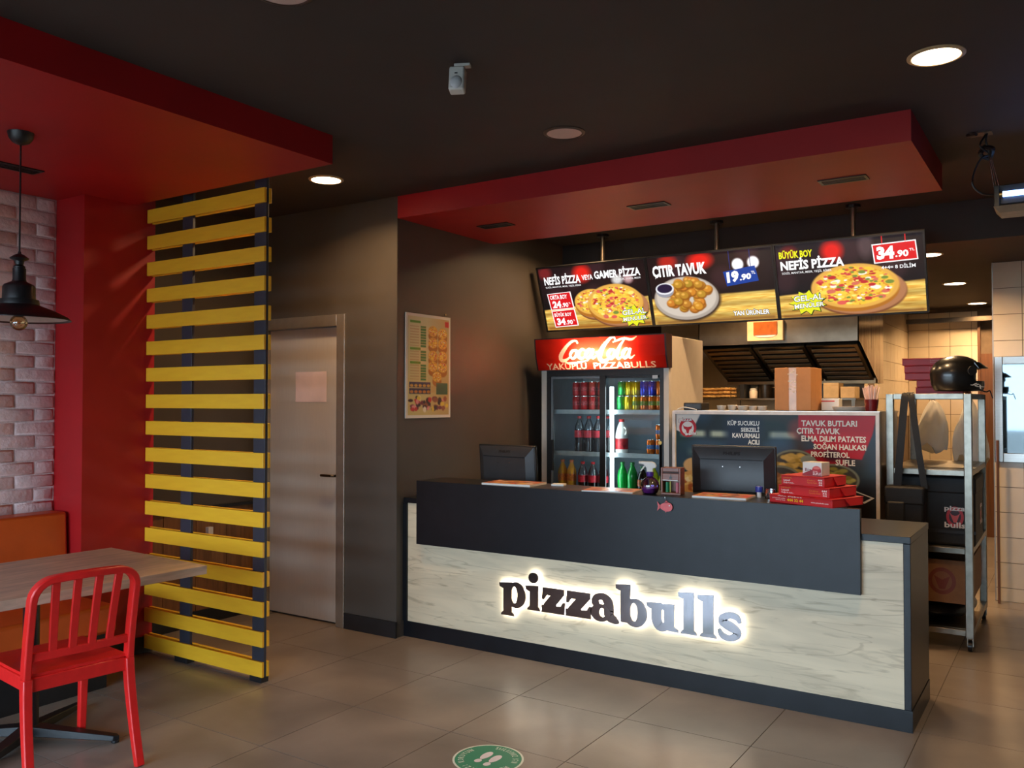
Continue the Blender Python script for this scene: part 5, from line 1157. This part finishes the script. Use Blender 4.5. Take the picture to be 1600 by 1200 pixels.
for k in range(6):
    z = KS + .017 + .035 * (k // 2); x = -2.86 + .02 * (k % 2)
    q = MB(); q.tube(smooth_path([(-.16, .04, .004), (-.08, .0, .003 * math.sin(k)), (.02, .01, .0), (.12, -.01, .002), (.16, .0, 0)]), [.011 + .006 * ((j + k) % 3 != 0) for j in range(25)], 7); q.v = [(a, b * 1.8, c_ * .9) for a, b, c_ in q.v]
    o = q.obj('paper_bag_roll', M_kraft, None, 60); o.location = (x, 7.90 + .11 * (k % 2), z); o.rotation_euler.z = .02 * math.sin(k * 2.1)
    tag(o, 'rolled kraft paper bag in the %s layer of the pile, %s row' % (('bottom', 'middle', 'top')[k // 2], ('front', 'rear')[k % 2]), 'paper bag', 'rolled paper bags on the kitchen shelf')
pk = MB().box(-.02, -.1, 0, .02, .1, .13).obj('black_box_file', M_blackp, None, 0, bevel=.002); pk.location = (-2.575, 7.95, KS); tag(pk, 'narrow black box standing between paper bags and pale canister', 'box')
cn = thing('canister', 'pale canister with lid beside the steel pot', 'canister', (-2.50, 7.95, KS)); MB().lathe([(.035, 0), (.037, .06), (.03, .075)], 18).obj('canister_body', M_lidc, cn); MB().lathe([(.032, .075), (.032, .088), (.01, .095)], 18).obj('lid', M_white, cn)
po = thing('steel_pot', 'dark steel stock pot on the shelf beside the white appliance', 'pot', (-2.40, 8.0, KS)); MB().lathe([(.068, 0), (.07, .01), (.07, .12), (.073, .122), (.073, .128), (.067, .128), (.066, .02), (.001, .016)], 24).obj('pot_body', P('blackened steel', rgb(70, 62, 54), .35, .9, var=.2), po)
for sx in (-1, 1): MB().tube(smooth_path([(sx * .069, -.02, .10), (sx * .088, -.018, .105), (sx * .088, .018, .105), (sx * .069, .02, .10)]), .004, 6).obj('handle', M_chrome, po)
ap = thing('white_appliance', 'cream kitchen appliance with small dark display', 'appliance', (-2.22, 8.0, KS)); MB().box(-.065, -.1, 0, .065, .1, .13).obj('housing', P('cream plastic', rgb(222, 196, 156), .45), ap, 35, bevel=.006); B('display', M_blackp, ap, -.04, -.1025, .088, -.008, -.0995, .105); MB().box(-.01, -.118, .012, .062, -.1, .06).obj('front_drawer', M_white, ap, 35, bevel=.004); B('drawer_window', P('smoked', rgb(90, 76, 60), .3), ap, .008, -.1195, .022, .054, -.117, .048)
for k, (x, w_, h_, lb) in enumerate(((-1.80, .13, .135, 'cream carton on the kitchen shelf right behind the tall cardboard box'), (-1.66, .12, .10, 'low cream carton at the open end of the kitchen shelf'))):
    t = thing('carton', lb, 'carton', (x, 8.02, KS)); MB().box(-w_ / 2, -.1, 0, w_ / 2, .1, h_).obj('carton_body', P('cream carton', rgb(206, 174, 128), .6), t, 35, bevel=.003); B('flap_line', M_kraft, t, -w_ / 2 + .004, -.1015, h_ * .82, w_ / 2 - .004, -.1, h_ * .84)
o = thing('printed_carton', 'white carton with a red stripe beside the tall cardboard box', 'carton', (-1.44, 6.36, PT)); MB().box(-.06, -.05, 0, .06, .05, .085).obj('carton_body', M_white, o, 35, bevel=.002); B('red_stripe', P('red stripe', rgb(206, 60, 36), .5), o, -.061, -.051, .062, .03, -.0495, .07)

# ---------------------------------------------------------------- tall steel rack and what it carries
RX0, RX1, RY0, RY1 = -1.03, -.535, 6.04, 7.05
rk = thing('steel_rack', 'tall stainless rack on castors with four shelves', 'rack', (-.78, 6.55, 0))
M_rk = P('worn stainless rack', rgb(142, 136, 124), .36, 1., var=.10, scale=22)
for x in (RX0, RX1 - .045):
    for y in (RY0, RY1 - .045): B('post', M_rk, rk, x, y, .085, x + .045, y + .045, 1.6, bevel=.003, world=True)
for z, nm in ((1.565, 'top_shelf'), (1.085, 'shelf'), (.60, 'shelf'), (.095, 'shelf')):
    h = .035; f = None
    for q in ((RX0 + .045, RY0 + .002, RX1 - .045, RY0 + .04), (RX0 + .045, RY1 - .04, RX1 - .045, RY1 - .002), (RX0 + .002, RY0 + .045, RX0 + .04, RY1 - .045), (RX1 - .04, RY0 + .045, RX1 - .002, RY1 - .045)):
        o = B('shelf_rail', M_rk, rk, q[0], q[1], z, q[2], q[3], z + h, bevel=.002, world=True); f = f or o
    B('shelf_sheet', M_rk, f, RX0 + .04, RY0 + .04, z + h - .006, RX1 - .04, RY1 - .04, z + h + .001)
for x in (RX0 + .022, RX1 - .022):
    for y in (RY0 + .03, RY1 - .03):
        q = MB(); q.cyl((x - .012, y, .032), (x + .012, y, .032), .032, 16); w_ = q.obj('caster', M_blackp, rk, world=True); MB().box(x - .018, y - .012, .03, x - .013, y + .012, .085).box(x + .013, y - .012, .03, x + .018, y + .012, .085).box(x - .018, y - .016, .078, x + .018, y + .016, .086).obj('caster_fork', M_rk, w_, 0)
TS = 1.601
# motorcycle helmet, opening towards the passage
hm = thing('helmet', 'glossy black open face motorcycle helmet on the steel rack', 'helmet', (-.655, 6.42, TS), rad(28))
vs = []; fs = []; nu, nv = 40, 22; idx = {}
for j in range(nv + 1):
    t = PI * (.03 + .80 * j / nv)                       # from the crown down to the rim
    for i in range(nu):
        a = 2 * PI * i / nu; cx = math.cos(a)
        r = math.sin(t) if t < PI / 2 else 1 - .20 * ((t - PI / 2) / rad(60)) ** 2; x = .165 * r * cx * (1.02 if cx > 0 else 1.0); y = .128 * r * math.sin(a); z = .128 + .128 * math.cos(t)
        if z < .10: x += (.10 - z) * (.30 * cx if cx > 0 else .0)          # jaw pushed forward
        idx[(i, j)] = len(vs); vs.append((x, y, max(z, .012)))
for j in range(nv):
    for i in range(nu):
        a = 2 * PI * (i + .5) / nu; aa = abs((a + PI) % (2 * PI) - PI); z = (vs[idx[(i, j)]][2] + vs[idx[(i, j + 1)]][2]) / 2
        if aa < rad(64) and .078 < z < .172: continue      # face opening
        fs.append((idx[(i, j)], idx[((i + 1) % nu, j)], idx[((i + 1) % nu, j + 1)], idx[(i, j + 1)]))
top_c = len(vs); vs.append((0, 0, .2565)); fs += [(top_c, idx[((i + 1) % nu, 0)], idx[(i, 0)]) for i in range(nu)]
M_hel = P('black helmet lacquer', rgb(22, 21, 21), .30, var=.06, coat=.3)
o = MB().add(vs, fs).obj('shell', M_hel, hm, 50); so_ = o.modifiers.new('thick', 'SOLIDIFY'); so_.thickness = .022; so_.offset = -1
MB().ball((-.01, 0, .125), (.12, .10, .10), 20, 12).obj('padding', P('helmet lining', rgb(16, 16, 16), .8), hm)
pk = MB(); A = []
for k in range(13):
    a = rad(-62 + 124 * k / 12); A.append((a,))
vs = []; fs = []
for k in range(13):
    a = rad(-60 + 120 * k / 12); ca, sa = math.cos(a), math.sin(a)
    vs += [(.140 * ca, .118 * sa, .208), (.172 * ca + .024 * ca * ca, .131 * sa, .172), (.172 * ca + .024 * ca * ca, .131 * sa, .167), (.140 * ca, .118 * sa, .198)]
for k in range(12):
    for q in range(4): fs.append((k * 4 + q, k * 4 + (q + 1) % 4, k * 4 + 4 + (q + 1) % 4, k * 4 + 4 + q))
fs += [(0, 1, 2, 3), (51, 50, 49, 48)]; pk.add(vs, fs).obj('visor_peak', M_hel, hm, 40)
for sy in (-1,):
    MB().cyl((.045, sy * .126, .15), (.045, sy * .138, .15), .03, 22).obj('visor_pivot', M_blackp, hm, bevel=.003)
    c = Canvas(.07, .03); c.text('JIX', 0, 0, 1, 1, (200, 196, 190), .03, 1, 0, .3); c.obj('side_logo', M_prt, hm, Matrix.Translation((.03, -.132, .058)) @ Matrix.Rotation(rad(28), 4, 'Y'))
MB().tube(smooth_path([(.09, -.10, .03), (.14, -.11, .012), (.17, -.09, .02), (.185, -.10, -.03)]), .004, 6).obj('chin_strap', M_blackp, hm)
GR = 'red pizza boxes piled on the steel rack'
for k, (xl, w_) in enumerate(((-.93, .30), (-.935, .30), (-1.005, .33), (-1.005, .33), (-1.025, .36))):
    pizza_box(xl + w_ / 2 - .0, 6.80 + .0, TS + .051 * k, rad((-3, 2, 0, -2, 1)[k]), w_, .30, .05, 'red pizza box on the steel rack, ' + ('lowest', 'second from the bottom', 'third from the bottom', 'fourth from the bottom', 'topmost')[k] + ' of its pile', None, (('Lezzetli', .5, .25, .66, .45, (226, 150, 140), .01), ('Doğu ile dolu', .5, .55, .8, .72, (226, 150, 140), .01)) if k > 1 else ())
# bags hanging from the rear top rail
M_film = P('thin white plastic film', rgb(240, 236, 226), .35, var=.06, scale=12)
_n = M_film.node_tree.nodes; _t = _n.new('ShaderNodeBsdfTranslucent'); _t.inputs['Color'].default_value = rgb(240, 236, 226); _m = _n.new('ShaderNodeMixShader'); _m.inputs['Fac'].default_value = .55
M_film.node_tree.links.new(_n['Principled BSDF'].outputs[0], _m.inputs[1]); M_film.node_tree.links.new(_t.outputs[0], _m.inputs[2]); M_film.node_tree.links.new(_m.outputs[0], _n['Material Output'].inputs['Surface'])
def hanging_bag(x, y, z, w_, h_, seed, label):
    r = random.Random(seed); t = thing('plastic_bag', label, 'bag', (x, y, z - h_)); nu, nv = 22, 14; vs = []; fs = []
    for j in range(nv + 1):
        f = j / nv; ww = w_ * (.10 + .90 * min(1, (f / .55)) ** .8) / 2; dd = .035 * min(1, f / .4) * (1.15 - f * .6)
        for i in range(nu):
            a = 2 * PI * i / nu; cr = 1 + .16 * math.sin(5 * a + seed + 3 * f) + .07 * math.sin(9 * a - 5 * f)
            vs.append((ww * math.cos(a) * (1 + .10 * math.sin(7 * f + a * 2 + seed)) + .03 * f * math.sin(seed * 2.3 + 2 * f), dd * math.sin(a) * cr * (1 + .5 * math.sin(6 * a + 9 * f)), h_ * (1 - f) + (.035 * math.sin(3 * a + seed) + .02 * math.sin(7 * a)) * f))
    for j in range(nv):
        for i in range(nu): fs.append((j * nu + i, j * nu + (i + 1) % nu, (j + 1) * nu + (i + 1) % nu, (j + 1) * nu + i))
    fs.append(tuple(range(nu))[::-1]); fs.append(tuple(nv * nu + i for i in range(nu)))
    MB().add(vs, fs).obj('bag_film', M_film, t, 80)
    MB().tube(smooth_path([(-.006, 0, h_ - .01), (-.014, 0, h_ + .02), (0, 0, h_ + .032), (.014, 0, h_ + .02), (.006, 0, h_ - .01)]), .003, 6).obj('bag_handle', M_film, t)
hanging_bag(-.88, 7.075, 1.565, .23, .36, 1, 'crumpled white plastic bag hanging in the rack beside the shoulder strap')
hanging_bag(-.635, 7.085, 1.565, .215, .44, 2, 'longer white plastic bag hanging in the rack beside the front post')
# delivery bag, shoulder bag, carton, refuse bag
M_nyl = P('black nylon', rgb(24, 23, 24), .62, var=.15, scale=40, bump=.15, bscale=200)
db = thing('delivery_bag', 'boxy black insulated pizza delivery bag with red logo on the rack', 'delivery bag', (-.76, 6.36, .6365))
MB().box(-.235, -.25, 0, .235, .25, .42).obj('bag_body', M_nyl, db, 35, bevel=.02); MB().box(-.24, -.256, .33, .24, .256, .435).obj('bag_flap', M_nyl, db, 35, bevel=.012); B('hem_band', P('dark band', rgb(36, 35, 38), .5), db, -.236, -.2525, .08, .236, -.2495, .10)
def logo(w_, h_):
    c = Canvas(w_, h_); c.disc(.5, .5, .5, .5, (200, 36, 46), 1); c.disc(.5, .5, .34, .34, (60, 20, 24), 2); c.poly([(.2, .3), (.35, .42), (.5, .45), (.65, .42), (.8, .3), (.68, .56), (.58, .78), (.42, .78), (.32, .56)], (226, 90, 90), 3); c.text('pizza', -.1, -.02, 1.1, .28, (236, 226, 222), .03, 4); c.text('bulls', -.1, .76, 1.1, 1.04, (236, 226, 222), .03, 4); return c
logo(.10, .13).obj('bag_logo', M_prt, db, Matrix.Translation((.07, -.252, .12))); logo(.12, .13).obj('bag_logo', M_prt, db, Matrix.Translation((.2365, .02, .12)) @ Matrix.Rotation(rad(90), 4, 'Z'))
sb_ = thing('shoulder_bag', 'black shoulder bag hanging by its strap from the rack rail', 'bag', (-.90, 5.98, .70))
MB().box(-.12, -.075, 0, .11, .05, .30).obj('bag_body', M_nyl, sb_, 35, bevel=.02); MB().box(-.10, -.095, .03, .0, -.074, .22).obj('front_pocket', M_nyl, sb_, 35, bevel=.012); MB().box(-.122, -.08, .20, .112, .052, .315).obj('flap', M_nyl, sb_, 35, bevel=.014)
MB().sweep(smooth_path([(-.055, -.01, .29), (-.035, 0, .55), (-.012, .03, .86), (.0, .055, .898), (.002, .07, .9045), (.003, .10, .9045)]), .045, .005, side=(1, .2, 0)).obj('strap', M_nyl, sb_, 30)
MB().sweep(smooth_path([(.105, -.01, .30), (.07, 0, .55), (.03, .03, .85), (.017, .056, .900), (.015, .07, .9075), (.014, .10, .9075)]), .038, .005, side=(1, .2, 0)).obj('strap', M_nyl, sb_, 30)
rb_ = thing('refuse_bag', 'crumpled black bag on the lowest rack shelf under the carton', 'bag', (-.77, 6.5, .1315)); vs = MB(); vs.ball((0, 0, .075), (.215, .40, .07), 26, 12)
vs.v = [(x, y, max(0, z + .012 * math.sin(31 * x) * math.sin(17 * y)) if z < .1 else min(z, .14)) for x, y, z in vs.v]; vs.obj('bag_film', P('glossy black film', rgb(16, 16, 18), .3, var=.1, bump=.5, bscale=18), rb_, 50)
cb_ = thing('carton_box', 'open brown carton with faded red print on the lowest rack shelf', 'carton', (-.78, 6.50, .2715))
cm = MB(); cm.box(-.22, -.37, 0, .22, .37, .01).box(-.22, -.37, .01, -.21, .37, .27).box(.21, -.37, .01, .22, .37, .27).box(-.21, -.37, .01, .21, -.36, .27).box(-.21, .36, .01, .21, .37, .27); cm.obj('carton_body', P('dull cardboard', rgb(150, 104, 66), .65, var=.08), cb_, 0)
MB().box(-.2, -.36, .27, -.06, -.25, .275).obj('flap', M_card, cb_, 0)
c = Canvas(.16, .17); c.disc(.5, .5, .5, .5, (130, 62, 44), 1); c.disc(.5, .5, .36, .36, (146, 96, 62), 2); c.poly([(.2, .3), (.5, .45), (.8, .3), (.6, .8), (.4, .8)], (130, 58, 42), 3); c.obj('red_print', M_prt, cb_, Matrix.Translation((-.02, -.3705, .05)))
wpost = MB().box(-.009, -.009, 0, .009, .009, 1.25).obj('wooden_pole', M_brown, None, 0, bevel=.002); wpost.location = (-.50, 7.62, 0); tag(wpost, 'thin wooden pole leaning at the corner of the tiled wall', 'pole')
